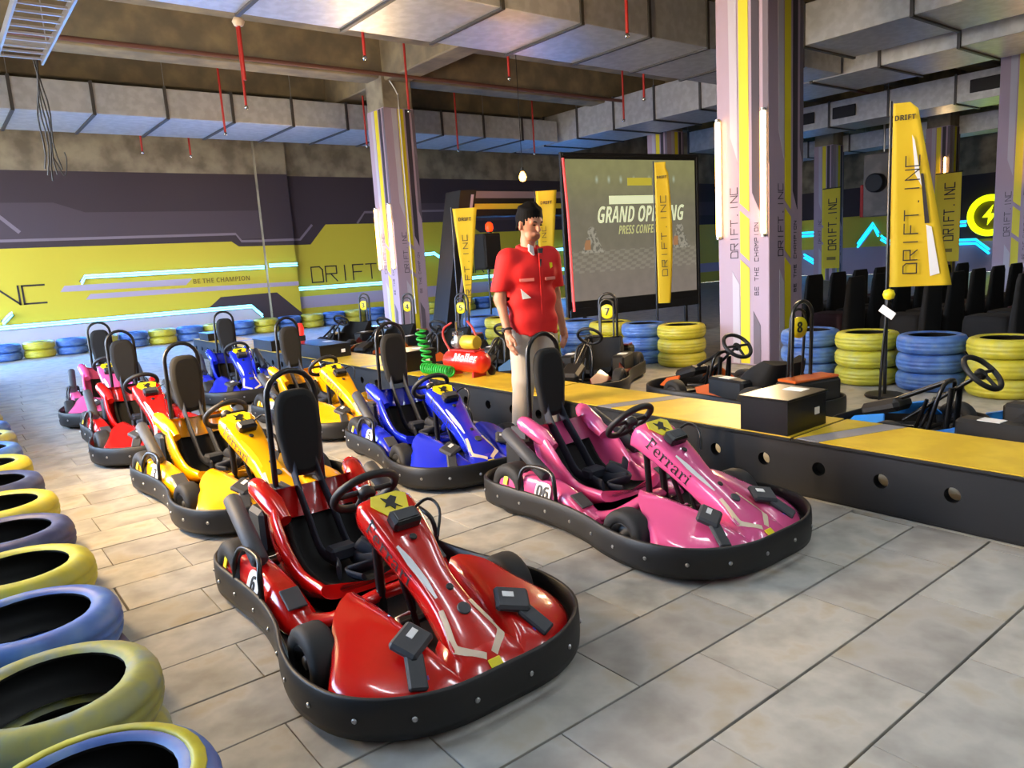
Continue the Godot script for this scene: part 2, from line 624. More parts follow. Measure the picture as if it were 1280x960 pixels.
func build_floor_slabs() -> void:
	var fl := get_node("floor")
	var ms := [M.slab_a, M.slab_b, M.slab_c]
	var L := 0.64
	var P := 0.3125
	var x0 := 0.28
	var x1 := 3.58
	var row := 0
	var z := 0.36
	while z - P > -13.4:
		var off := fposmod(1.91 - 0.295 * (row - 5) - x0, L)
		var a := x0 - L + off
		while a < x1 - 0.02:
			var p: float = max(a, x0)
			var q: float = min(a + L, x1)
			if q - p > 0.06:
				var key := "slab%.2f" % (q - p)
				var sh := cm(key, func(): return Mb.new().box(V(0, -0.01, 0), V(q - p - 0.004, 0.02, P - 0.008), 0.0015))
				var o := part("slab", sh, ms[rng.randi() % 3], fl, T(V((p + q) / 2, 0.0 - rng.randf() * 0.002, z - P / 2)))
				o.rotation.y = (rng.randf() - 0.5) * 0.006
			a += L
		z -= P
		row += 1
	# plain concrete for the rest of the hall, laid round the slabs
	var mb := Mb.new()
	mb.box(V((x1 + 0.005 + WX1) / 2, -0.012, (WZ0 + WZ1) / 2), V(WX1 - x1 - 0.005, 0.02, WZ1 - WZ0))
	mb.box(V((x0 - 0.005 + WX0) / 2, -0.012, (WZ0 + WZ1) / 2), V(x0 - 0.005 - WX0, 0.02, WZ1 - WZ0))
	mb.box(V((x0 + x1) / 2, -0.012, (z + WZ0) / 2), V(x1 - x0, 0.02, z - WZ0 - 0.01))
	mb.box(V((x0 + x1) / 2, -0.012, (0.365 + WZ1) / 2), V(x1 - x0, 0.02, WZ1 - 0.365))
	part("plain_screed", mb, M.slab_b, fl)

func vp(pts: Array) -> Array:
	var o := []
	for p in pts:
		o.append(Vector2(p[0], p[1]))
	return o

var wall_parent: Node
var layer_o := Vector3.ZERO
var layer_u := Vector3.RIGHT
func panel(called: String, pts: Array, layer: int, m: Material) -> void:
	var w := layer_u.cross(Vector3.UP).normalized()
	part(called, Mb.new().prism(vp(pts), layer_o + w * 0.0035 * layer, layer_u, Vector3.UP, 0.003), m, wall_parent)

func band(pts: Array, w: float) -> Array:
	# open polyline to a band polygon
	var l := []
	var r := []
	for i in pts.size():
		var a := Vector2(pts[max(i - 1, 0)][0], pts[max(i - 1, 0)][1])
		var b := Vector2(pts[min(i + 1, pts.size() - 1)][0], pts[min(i + 1, pts.size() - 1)][1])
		var d := (b - a).normalized()
		var nn := Vector2(-d.y, d.x) * w / 2
		l.append([pts[i][0] + nn.x, pts[i][1] + nn.y])
		r.append([pts[i][0] - nn.x, pts[i][1] - nn.y])
	r.reverse()
	return l + r

func neon(label: String, pts: Array, o: Vector3, u: Vector3, m: Material, energy: float, gap := 0.055, rad := 0.014) -> void:
	var w := u.cross(Vector3.UP).normalized()
	var t := thing("neon_strip", label, "neon light")
	var P := []
	for p in pts:
		P.append(o + u * p[0] + Vector3.UP * p[1] + w * 0.03)
	for s in [-0.5, 0.5]:
		var q := []
		for p in P:
			q.append(p + Vector3.UP * s * gap)
		part("tube", Mb.new().tube(q, rad, 8, false, 1.0, w), m, t)
	var bk := []
	for p in P:
		bk.append(p - w * 0.024)
	part("backing", Mb.new().tube(bk, gap * 0.9, 4, false, 0.12, w), M.lilac_pale, t)
	if energy > 0.0:
		for i in P.size() - 1:
			var L: float = (P[i + 1] - P[i]).length()
			if L < 0.6:
				continue
			var al := AreaLight3D.new()
			al.name = "neon_glow"
			al.area_size = Vector2(L, 0.06)
			al.light_color = Color(0.25, 0.56, 1.0)
			al.light_energy = energy * L * 1.1
			al.shadow_enabled = true
			al.set("area_range", 40.0)
			var xd: Vector3 = (P[i + 1] - P[i]).normalized()
			al.transform = Transform3D(Basis(xd, w.cross(xd), w) * Basis(Vector3.UP, PI), (P[i] + P[i + 1]) / 2 + w * 0.03)
			t.add_child(al, true)

func build_wall_graphics() -> void:
	wall_parent = get_node("wall_far")
	layer_o = V(0, 0, WZ0)
	layer_u = Vector3.RIGHT
	# left of the pilaster
	panel("dark_paint", [[-3.2, 0], [6.55, 0], [6.55, 3.68], [-3.2, 3.68]], 0, M.dark_purple)
	panel("tone_paint", [[-3.2, 2.2], [6.55, 2.2], [6.55, 2.85], [2.9, 2.85], [2.35, 3.05], [-3.2, 3.05]], 1, M.mid_purple)
	panel("edge_paint", [[-3.2, 2.32], [-3.2, 2.1], [6.55, 2.0], [6.55, 2.14], [6.06, 2.14], [5.94, 2.32]], 2, M.dark_purple)
	panel("yellow_paint", [[-3.2, 0], [6.55, 0], [6.55, 2.02], [5.98, 2.03], [5.82, 2.15], [-3.2, 2.18]], 3, M.yellow_wall)
	panel("line_paint", band([[-3.2, 2.31], [5.94, 2.32], [6.06, 2.15], [6.55, 2.14]], 0.055), 4, M.lilac_grey)
	panel("line_paint", band([[0.9, 3.2], [1.41, 2.77], [1.69, 2.47]], 0.07), 4, M.lilac_grey)
	panel("band_paint", [[2.22, 1.25], [2.31, 1.37], [4.84, 1.36], [4.69, 1.22]], 4, M.lilac)
	panel("band_paint", [[2.66, 1.06], [2.76, 1.17], [6.55, 1.14], [6.55, 1.04]], 4, M.lilac)
	panel("dark_shape", [[5.0, 0.3], [5.12, 0.66], [5.42, 0.89], [6.55, 0.9], [6.55, 0], [5.0, 0]], 4, M.dark_purple)
	panel("base_paint", [[-3.2, 0], [6.33, 0], [6.33, 0.37], [6.09, 0.62], [-3.2, 0.62]], 5, M.lilac_pale)
	part("lettering", stroke_text("DRIFT.INC", V(-2.03, 1.06, WZ0 + 0.018), Vector3.RIGHT, Vector3.UP, 0.36, 0.38, 0.45, 0.035), M.ink, wall_parent)
	part("lettering", text_mesh("BE THE CHAMPION", 0.105, 0.004, true), M.ink_yellow, wall_parent, T(V(5.5, 1.285, WZ0 + 0.02)))
	# pilaster
	var wf := wall_parent
	wall_parent = struct("trim_20", Mb.new().box(V(6.915, CH / 2, WZ0 + 0.075), V(0.73, CH, 0.15)), M.concrete, "shallow wall pilaster carrying the mural across")
	layer_o = V(0, 0, WZ0 + 0.15)
	panel("dark_paint", [[6.55, 0], [7.28, 0], [7.28, 3.68], [6.55, 3.68]], 0, M.dark_purple)
	panel("yellow_paint", [[6.55, 0], [7.28, 0], [7.28, 2.01], [6.55, 2.02]], 1, M.yellow_wall)
	panel("line_paint", band([[6.55, 2.14], [7.28, 2.14]], 0.055), 1, M.lilac_grey)
	panel("band_paint", [[6.55, 1.04], [7.28, 1.03], [7.28, 1.13], [6.55, 1.14]], 2, M.lilac)
	panel("dark_shape", [[6.55, 0], [7.28, 0], [7.28, 0.36], [6.71, 0.9], [6.55, 0.9]], 2, M.dark_purple)
	# right of the pilaster
	wall_parent = wf
	layer_o = V(0, 0, WZ0)
	panel("dark_paint", [[7.28, 0], [27, 0], [27, 3.66], [7.28, 3.66]], 0, M.dark_purple)
	panel("tone_paint", [[9.8, 2.5], [27, 2.5], [27, 3.0], [10.2, 3.0]], 1, M.mid_purple)
	panel("yellow_paint", [[7.28, 0], [27, 0], [27, 2.16], [13.0, 2.16], [12.5, 2.48], [8.21, 2.49], [7.76, 2.01], [7.28, 2.01]], 2, M.yellow_wall)
	panel("line_paint", band([[7.28, 2.14], [7.5, 2.14], [7.85, 2.49]], 0.055), 3, M.lilac_grey)
	panel("line_paint", band([[9.09, 2.5], [9.33, 2.78], [12.4, 2.8]], 0.055), 3, M.lilac_grey)
	panel("base_paint", [[7.28, 0.45], [27, 0.38], [27, 0.72], [7.28, 0.74]], 3, M.lilac)
	part("lettering", stroke_text("DRIFT.INC", V(7.7, 1.07, WZ0 + 0.016), Vector3.RIGHT, Vector3.UP, 0.38, 0.3, 0.38, 0.03), M.ink, wall_parent)
	part("lettering", stroke_text("DRIFTING", V(12.35, 1.02, WZ0 + 0.016), Vector3.RIGHT, Vector3.UP, 0.4, 0.3, 0.38, 0.03), M.ink, wall_parent)
	var wo := V(0, 0, WZ0 + 0.05)
	neon("upper cyan neon line on yellow mural, left of the wall pilaster", [[2.62, 1.41], [2.7, 1.53], [6.5, 1.52]], wo, Vector3.RIGHT, M.neon, 1.6)
	neon("short cyan neon line across the wall pilaster", [[6.58, 1.55], [7.27, 1.54]], wo + V(0, 0, 0.15), Vector3.RIGHT, M.neon, 1.6)
	neon("low cyan neon line with bent end above the tyre wall", [[-3.0, 0.63], [6.09, 0.62], [6.33, 0.37]], wo, Vector3.RIGHT, M.neon, 1.6)
	neon("small slanted cyan neon line at left edge of mural", [[1.33, 0.89], [1.15, 0.72]], wo, Vector3.RIGHT, M.neon, 0.0)
	neon("cyan neon line under dark lettering right of the wall pilaster", [[7.3, 0.94], [10.4, 0.92]], wo, Vector3.RIGHT, M.neon, 1.6)
	neon("short bent cyan neon line between pillar and black gantry", [[10.6, 1.6], [11.33, 1.63], [11.63, 1.43]], wo, Vector3.RIGHT, M.neon, 1.0)
	neon("cyan neon line behind the standing man", [[12.4, 0.87], [16.5, 0.92]], wo, Vector3.RIGHT, M.neon, 1.2)
	neon("cyan neon line just left of projector screen", [[14.9, 1.53], [17.5, 1.56]], wo, Vector3.RIGHT, M.neon, 1.0)
	# right wall, seen far off between the pillars
	wall_parent = get_node("wall_right")
	layer_o = V(WX1, 0, 0)
	layer_u = V(0, 0, 1)
	# u x up must point into the room (-X)
	panel("dark_paint", [[-17.9, 0], [9, 0], [9, 3.1], [-17.9, 3.1]], 0, M.dark_purple)
	panel("yellow_paint", [[-17.9, 0], [9, 0], [9, 2.05], [-17.9, 2.1]], 1, M.yellow_wall)
	panel("base_paint", [[-17.9, 0], [9, 0], [9, 0.98], [-17.9, 0.98]], 2, M.lilac)
	panel("dark_shape", [[-11.0, 1.05], [-6.0, 1.05], [-6.0, 2.3], [-11.0, 2.3]], 3, M.dark_purple)
	var ro := V(WX1 - 0.02, 0, 0)
	neon("far cyan neon line right behind the near pillar", [[-16.6, 1.56], [-15.2, 1.57]], ro, V(0, 0, 1), M.neon_deep, 0.6, 0.13, 0.035)
	neon("far small slanted cyan neon by the near pillar foot", [[-15.9, 0.75], [-15.4, 0.45]], ro, V(0, 0, 1), M.neon_deep, 0.0, 0.13, 0.035)
	neon("far zigzag cyan neon left of the big yellow flag", [[-13.8, 1.05], [-13.25, 1.75], [-13.05, 1.4]], ro, V(0, 0, 1), M.neon_deep, 0.0, 0.13, 0.035)
	neon("far bent cyan neon touching the big yellow flag", [[-12.95, 1.28], [-12.7, 1.1], [-11.4, 1.1]], ro, V(0, 0, 1), M.neon_deep, 0.6, 0.13, 0.035)
	neon("far upper cyan neon beside round yellow sign", [[-11.2, 1.58], [-10.2, 1.57]], ro, V(0, 0, 1), M.neon_deep, 0.6, 0.13, 0.035)
	neon("far lower cyan neon under round yellow sign", [[-11.2, 1.0], [-9.9, 0.98], [-9.5, 0.64]], ro, V(0, 0, 1), M.neon_deep, 0.6, 0.13, 0.035)
	# round neon sign
	var t := thing("round_neon_sign", "round glowing yellow neon sign on the far right wall", "neon sign", V(WX1 - 0.1, 1.78, -9.5))
	var bx := Basis(Vector3.BACK, PI / 2)
	part("disc", Mb.new().lathe([Vector2(0, -0.03), Vector2(0.62, -0.03), Vector2(0.62, 0.03), Vector2(0, 0.03)], 40, T(Vector3.ZERO, bx)), M.ink_yellow, t)
	for r in [0.6, 0.5]:
		var ring := []
		for i in 40:
			var an := TAU * i / 40
			ring.append(V(-0.06, sin(an) * r, cos(an) * r))
		part("ring_tube", Mb.new().tube(ring, 0.05, 8, true), M.neon_yellow, t)
	part("bolt_mark", Mb.new().prism(vp([[-0.05, -0.3], [0.2, 0.05], [0.03, 0.05], [0.1, 0.32], [-0.2, -0.06], [-0.02, -0.06]]), V(-0.04, 0, 0), V(0, 0, 1), Vector3.UP, 0.04), M.neon_yellow, t)
	var al := AreaLight3D.new()
	al.name = "sign_glow"
	al.area_size = Vector2(1.1, 1.1)
	al.light_color = Color(0.9, 1.0, 0.2)
	al.light_energy = 0.8
	al.shadow_enabled = true
	al.transform = T(V(-0.14, 0, 0), Basis(Vector3.UP, PI / 2))
	t.add_child(al, true)

# ---------------------------------------------------------------- pillars
func face_graphics(t: Node3D, o: Vector3, u: Vector3, w: float) -> void:
	wall_parent = t
	layer_o = o
	layer_u = u
	var s := func(pts: Array) -> Array:
		var r := []
		for p in pts:
			r.append([p[0] * w, p[1]])
		return r
	panel("stripe", s.call([[0.25, 4.3], [0.41, 4.3], [0.42, 2.26], [0.27, 2.55]]), 1, M.lilac_pale)
	panel("stripe", s.call([[0.45, 4.3], [0.63, 4.3], [0.63, 1.72], [0.45, 1.82]]), 1, M.pillar_yellow)
	panel("stripe", s.call([[0.45, 1.74], [0.63, 1.64], [0.63, 1.18], [0.45, 1.28]]), 1, M.pillar_yellow)
	panel("stripe", s.call([[0.45, 1.2], [0.63, 1.1], [0.63, 0.02], [0.45, 0.02]]), 1, M.pillar_yellow)
	panel("stripe", s.call([[0.69, 4.3], [0.83, 4.3], [0.83, 1.72], [0.69, 1.92]]), 1, M.pillar_ink)
	panel("stripe", s.call([[0.9, 4.3], [1.0, 4.3], [1.0, 2.2], [0.9, 2.4]]), 1, M.pillar_dark)
	panel("stripe", s.call([[0.29, 1.07], [0.43, 0.92], [0.43, 0.02], [0.29, 0.02]]), 1, M.lilac_pale)
	panel("stripe", s.call([[0.7, 0.62], [0.84, 0.46], [0.84, 0.02], [0.7, 0.02]]), 1, M.pillar_dark)
	part("lettering", stroke_text("DRIFT.INC", o + u * w * 0.4 + V(0, 1.22, 0) + u.cross(Vector3.UP) * 0.003, Vector3.UP, -u, w * 0.14, 0.07, 0.088, 0.009, 0.003), M.pillar_ink, t)
	part("lettering", stroke_text("BE THE CHAMPION", o + u * w * 0.8 + V(0, 0.8, 0) + u.cross(Vector3.UP) * 0.003, Vector3.UP, -u, w * 0.07, 0.036, 0.054, 0.006, 0.003), M.pillar_ink, t)

func pillar(x0: float, z0: float, label: String) -> Node3D:
	# x0, z0: the corner nearest the viewer; shaft goes +X and -Z from it
	var w := 0.66
	var t := thing("pillar", label, "pillar", V(x0 + w / 2, 0, z0 - w / 2))
	part("shaft", Mb.new().box(V(0, 2.45, 0), V(w - 0.02, 4.9, w - 0.02), 0.015), M.concrete, t)
	part("painted_cladding", Mb.new().box(V(0, 2.16, 0), V(w, 4.32, w), 0.008), M.pillar, t)
	face_graphics(t, V(-w / 2, 0, -w / 2), V(0, 0, 1), w)
	face_graphics(t, V(-w / 2, 0, w / 2), V(1, 0, 0), w)
	return t

func tube_lamp(p: Vector3, dir: Vector3, label: String, L := 1.26, energy := 1.0) -> void:
	# upright warm tube on a slim bracket; p is the middle of its back, dir points away from the pillar
	var t := thing("tube_lamp", label, "tube lamp", p, 0.0, "warm tube lamps on the pillars")
	part("housing", Mb.new().box(dir * 0.012, V(0.03, L + 0.04, 0.05), 0.004), M.white, t)
	part("glowing_tube", Mb.new().cyl(dir * 0.045 - V(0, L / 2, 0), dir * 0.045 + V(0, L / 2, 0), 0.028, 12, 0.01), M.warm_tube, t)
	for s in [-1.0, 1.0]:
		part("end_cap", Mb.new().cyl(dir * 0.045 + V(0, s * (L / 2), 0), dir * 0.045 + V(0, s * (L / 2 + 0.03), 0), 0.03, 12), M.steel, t)
	if energy > 0.0:
		var al := AreaLight3D.new()
		al.name = "tube_light"
		al.area_size = Vector2(0.06, L)
		al.light_color = Color(1.0, 0.86, 0.66)
		al.light_energy = energy
		al.shadow_enabled = true
		al.set("area_range", 40.0)
		al.transform = T(dir * 0.09, Basis.looking_at(dir, Vector3.UP))
		t.add_child(al, true)

func build_pillars() -> void:
	pillar(7.3, -4.72, "near lilac pillar with yellow and dark stripes beside the parked karts")
	pillar(7.3, -12.87, "striped lilac pillar left of the standing man, bare concrete on top")
	pillar(15.4, -12.87, "striped pillar mostly hidden behind the projector screen")
	pillar(15.4, -4.72, "striped pillar at the right edge of picture behind chairs")
	pillar(23.5, -12.87, "distant striped pillar with a yellow banner left of big flag")
	pillar(23.5, -9.4, "distant striped pillar with a yellow banner right of big flag")
	pillar(-0.88, -4.72, "striped pillar beside the left tyre row, outside the picture")
	pillar(-0.88, -12.87, "striped pillar near far wall, outside the picture on left")
	tube_lamp(V(7.3, 2.1, -5.34), V(-1, 0, 0), "left one of two upright warm tube lamps on near pillar", 1.26, 4.5)
	tube_lamp(V(7.3, 2.11, -4.76), V(-1, 0, 0), "right one of two upright warm tube lamps on near pillar", 1.28, 4.5)
	tube_lamp(V(7.3, 1.9, -13.46), V(-1, 0, 0), "left one of two warm tube lamps on pillar behind karts", 1.16, 6.0)
	tube_lamp(V(7.3, 1.92, -12.92), V(-1, 0, 0), "right one of two warm tube lamps on pillar behind karts", 1.2, 6.0)
	tube_lamp(V(-0.22, 2.1, -5.3), V(1, 0, 0), "upright warm tube lamp on far corner of pillar beside tyre row", 1.26, 20.0)
	tube_lamp(V(-0.22, 2.1, -4.8), V(1, 0, 0), "upright warm tube lamp on near corner of pillar beside tyre row", 1.26, 20.0)
	tube_lamp(V(23.5, 3.2, -9.5), V(-1, 0, 0), "short warm lamp high on distant pillar right of big flag", 0.5, 0.6)
	tube_lamp(V(15.4, 2.6, -4.8), V(-1, 0, 0), "warm tube lamp on pillar at right edge of picture", 0.9, 0.8)

# ---------------------------------------------------------------- ceiling battens over the viewer
func build_ceiling_lights() -> void:
	var n := 0
	for x in [0.4, 2.4, 4.4, 6.4]:
		for z in [-2.2, 0.6, 3.4, 6.2]:
			var t := thing("ceiling_light", "white linear ceiling light, %s from left in the %s row above viewer" % [ORD[int(x / 2.0)], ORD[int((z + 2.2) / 2.8 + 0.5)]], "ceiling light", V(x, 3.9, z), 0.0, "linear ceiling lights above the viewer")
			part("housing", Mb.new().box(V(0, 0.035, 0), V(0.16, 0.05, 1.24), 0.01), M.white, t)
			part("diffuser", Mb.new().box(V(0, 0.004, 0), V(0.12, 0.012, 1.2), 0.003), M.led, t)
			for s in [-0.5, 0.5]:
				part("wire", Mb.new().cyl(V(0, 0.06, s), V(0, 1.7, s), 0.004, 5), M.steel, t)
			var al := AreaLight3D.new()
			al.name = "batten_light"
			al.area_size = Vector2(0.12, 1.2)
			al.light_color = Color(0.92, 0.98, 1.0)
			al.light_energy = 1.05
			al.shadow_enabled = true
			al.set("area_range", 40.0)
			al.transform = T(V(0, -0.012, 0), Basis(Vector3.RIGHT, -PI / 2))
			t.add_child(al, true)
			n += 1

# ---------------------------------------------------------------- karts (local: +Z forward, the viewer sees the -X side)
const OUTLINE := [[0.0, 0.875], [0.2, 0.865], [0.36, 0.79], [0.465, 0.66], [0.5, 0.48], [0.48, 0.3], [0.43, 0.12], [0.4, -0.08], [0.395, -0.28], [0.405, -0.48], [0.405, -0.64], [0.36, -0.77], [0.24, -0.84], [0.0, -0.855]]

func outline(sc := 1.0) -> Array:
	var p := []
	for q in OUTLINE:
		p.append(V(q[0] * sc, 0, q[1] * sc))
	for i in range(OUTLINE.size() - 2, 0, -1):
		p.append(V(-OUTLINE[i][0] * sc, 0, OUTLINE[i][1] * sc))
	return cr(p, 5, true)

func bumper_mesh() -> Mb:
	var path := outline()
	var prof := [[0.01, 0.035], [0.013, 0.06], [0.014, 0.12], [0.011, 0.162], [0.004, 0.17], [-0.004, 0.165], [-0.006, 0.12], [-0.005, 0.04]]
	var rings := []
	var n := path.size()
	for i in n:
		var t: Vector3 = (path[(i + 1) % n] - path[(i - 1 + n) % n]).normalized()
		var o := V(-t.z, 0, t.x)
		if o.dot(path[i]) < 0:
			o = -o
		var ring := []
		for q in prof:
			ring.append(path[i] + o * q[0] + V(0, q[1], 0))
		rings.append(ring)
	rings.append(rings[0])
	return Mb.new().loft(rings, true, false)

func wheel_mesh(r: float, w: float) -> Mb:
	var tr := T(Vector3.ZERO, Basis(Vector3.BACK, PI / 2))
	var h := w / 2
	return Mb.new().lathe([Vector2(r * 0.5, -h * 0.8), Vector2(r * 0.62, -h), Vector2(r * 0.86, -h), Vector2(r * 0.97, -h * 0.78), Vector2(r, -h * 0.5), Vector2(r, h * 0.5), Vector2(r * 0.97, h * 0.78), Vector2(r * 0.86, h), Vector2(r * 0.62, h), Vector2(r * 0.5, h * 0.8)], 28, tr, true)

func rim_mesh(r: float, w: float) -> Mb:
	var tr := T(Vector3.ZERO, Basis(Vector3.BACK, PI / 2))
	var h := w / 2
	return Mb.new().lathe([Vector2(0, -h * 0.7), Vector2(r * 0.18, -h * 0.7), Vector2(r * 0.2, -h * 0.35), Vector2(r * 0.42, -h * 0.3), Vector2(r * 0.52, -h * 0.9), Vector2(r * 0.52, h * 0.9), Vector2(r * 0.42, h * 0.3), Vector2(r * 0.2, h * 0.35), Vector2(r * 0.18, h * 0.7), Vector2(0, h * 0.7)], 20, tr)

const SEAT := [[0.15, 0.02, 0.18, 0.05], [0.105, -0.14, 0.195, 0.11], [0.11, -0.3, 0.205, 0.19], [0.18, -0.42, 0.205, 0.2], [0.31, -0.5, 0.2, 0.17], [0.44, -0.55, 0.17, 0.08]]

func seat_rings(inner: float, lift: float, a: int, b: int, rise: float) -> Array:
	var rings := []
	for i in range(a, b):
		var q = SEAT[i]
		var q0 = SEAT[max(i - 1, 0)]
		var q1 = SEAT[min(i + 1, SEAT.size() - 1)]
		var t := V(0, q1[0] - q0[0], q1[1] - q0[1]).normalized()
		var n := t.cross(Vector3.RIGHT).normalized()
		if n.y + n.z < 0:
			n = -n
		var c := V(0, q[0], q[1]) + n * lift
		var w: float = q[2] * inner
		var rs: float = q[3] * rise
		var ring := []
		for k in [[-1.08, 1.0], [-1.02, 0.6], [-0.85, 0.12], [-0.4, 0.0], [0.0, -0.04], [0.4, 0.0], [0.85, 0.12], [1.02, 0.6], [1.08, 1.0]]:
			ring.append(c + Vector3.RIGHT * k[0] * w + n * k[1] * rs)
		for k in [[1.2, 1.0], [1.14, 0.3], [0.9, -0.05], [0.4, -0.14], [0.0, -0.18], [-0.4, -0.14], [-0.9, -0.05], [-1.14, 0.3], [-1.2, 1.0]]:
			ring.append(c + Vector3.RIGHT * k[0] * w + n * (k[1] * rs - 0.012))
		rings.append(ring)
	return rings

func fairing_ring(z: float, top: float, w: float, d: float) -> Array:
	return [V(-w * 0.75, top - d * 0.9, z - d * 0.3), V(-w * 0.98, top - d * 0.6, z - d * 0.12), V(-w, top - d * 0.22, z), V(-w * 0.82, top - d * 0.02, z), V(0, top + 0.006, z), V(w * 0.82, top - d * 0.02, z), V(w, top - d * 0.22, z), V(w * 0.98, top - d * 0.6, z - d * 0.12), V(w * 0.75, top - d * 0.9, z - d * 0.3), V(0, top - d, z - d * 0.33)]

func fairing_mesh() -> Mb:
	var c := []
	for q in [[0.11, 0.5, 0.085, 0.09], [0.16, 0.535, 0.105, 0.13], [0.24, 0.505, 0.105, 0.135], [0.36, 0.425, 0.09, 0.12], [0.48, 0.335, 0.07, 0.11], [0.6, 0.265, 0.075, 0.12], [0.72, 0.195, 0.1, 0.11], [0.8, 0.145, 0.105, 0.07]]:
		c.append(fairing_ring(q[0], q[1], q[2], q[3]))
	return loft_s(Mb.new(), c, 3, 3)

func nose_mesh() -> Mb:
	var c := []
	for q in [[0.62, 0.19, 0.1, 0.06], [0.7, 0.185, 0.14, 0.05], [0.78, 0.155, 0.17, 0.05], [0.835, 0.11, 0.18, 0.05]]:
		var z: float = q[0]
		c.append([V(-q[2], q[3], z), V(-q[2] * 0.95, q[1] * 0.75, z), V(-q[2] * 0.55, q[1], z), V(0, q[1] + 0.012, z), V(q[2] * 0.55, q[1], z), V(q[2] * 0.95, q[1] * 0.75, z), V(q[2], q[3], z), V(0, q[3], z)])
	return loft_s(Mb.new(), c, 3, 3)

func wing_mesh() -> Mb:
	var c := [
		[V(-0.19, 0.12, 0.29), V(-0.205, 0.265, 0.275), V(-0.31, 0.25, 0.345), V(-0.395, 0.165, 0.485), V(-0.42, 0.09, 0.505), V(-0.3, 0.08, 0.39)],
		[V(-0.165, 0.11, 0.43), V(-0.185, 0.25, 0.415), V(-0.3, 0.215, 0.485), V(-0.425, 0.15, 0.575), V(-0.45, 0.08, 0.59), V(-0.3, 0.07, 0.52)],
		[V(-0.14, 0.1, 0.6), V(-0.16, 0.215, 0.58), V(-0.265, 0.18, 0.64), V(-0.38, 0.135, 0.69), V(-0.41, 0.07, 0.7), V(-0.26, 0.06, 0.66)],
		[V(-0.1, 0.08, 0.74), V(-0.14, 0.17, 0.73), V(-0.21, 0.15, 0.76), V(-0.29, 0.11, 0.785), V(-0.3, 0.06, 0.79), V(-0.2, 0.05, 0.77)],
		[V(-0.08, 0.07, 0.8), V(-0.1, 0.12, 0.81), V(-0.14, 0.115, 0.82), V(-0.19, 0.09, 0.835), V(-0.19, 0.05, 0.84), V(-0.13, 0.05, 0.825)]]
	return loft_s(Mb.new(), c, 3, 5)

func pod_mesh() -> Mb:
	var c := []
	for q in [[-0.64, -0.335, 0.03, 0.12, 0.21], [-0.58, -0.345, 0.05, 0.09, 0.25], [-0.45, -0.335, 0.055, 0.08, 0.245], [-0.25, -0.325, 0.055, 0.08, 0.24], [-0.1, -0.315, 0.06, 0.07, 0.2], [0.02, -0.3, 0.06, 0.06, 0.13], [0.07, -0.295, 0.045, 0.065, 0.1]]:
		var x: float = q[1]
		var w: float = q[2]
		c.append([V(x - w, q[3], q[0]), V(x - w * 1.1, (q[3] + q[4]) / 2, q[0]), V(x - w * 0.7, q[4] - 0.008, q[0]), V(x, q[4], q[0]), V(x + w * 0.8, q[4] - 0.012, q[0]), V(x + w, q[3], q[0])])
	return loft_s(Mb.new(), c, 3, 3)

func pad_mesh(w: float, h: float, t: float) -> Mb:
	# upright rounded pad standing on y = 0, bulging towards +z
	var rings := []
	var ol := []
	for i in 28:
		var an := TAU * i / 28
		var cx := signf(cos(an)) * pow(absf(cos(an)), 0.6) * w / 2
		var cy := signf(sin(an)) * pow(absf(sin(an)), 0.55) * h / 2
		if cy < 0:
			cx *= 0.88
		ol.append(Vector2(cx, cy + h / 2))
	for k in [[0.0, 0.92], [0.25, 1.0], [0.65, 1.0], [0.9, 0.92], [1.0, 0.75]]:
		var ring := []
		for p in ol:
			ring.append(V(p.x * k[1], (p.y - h / 2) * (1.0 - (1.0 - k[1]) * 0.6) + h / 2, t * k[0]))
		rings.append(ring)
	return Mb.new().loft(rings)

func hoop_path(w: float, y0: float, y1: float, z0: float, z1: float) -> Array:
	var p := []
	p.append(V(-w * 1.02, y0, z0))
	p.append(V(-w, lerpf(y0, y1 - w, 0.5), lerpf(z0, z1, 0.5)))
	for i in 11:
		var an := PI - PI * i / 10.0
		p.append(V(cos(an) * w, y1 - w + sin(an) * w, z1))
	p.append(V(w, lerpf(y0, y1 - w, 0.5), lerpf(z0, z1, 0.5)))
	p.append(V(w * 1.02, y0, z0))
	return p

func torus_pts(c: Vector3, nrm: Vector3, r: float, n: int) -> Array:
	var s := nrm.cross(Vector3.RIGHT).normalized()
	var w := nrm.cross(s).normalized()
	var p := []
	for i in n:
		var an := TAU * i / n
		p.append(c + s * cos(an) * r + w * sin(an) * r)
	return p

const WHEEL_C := Vector3(0, 0.525, 0.02)

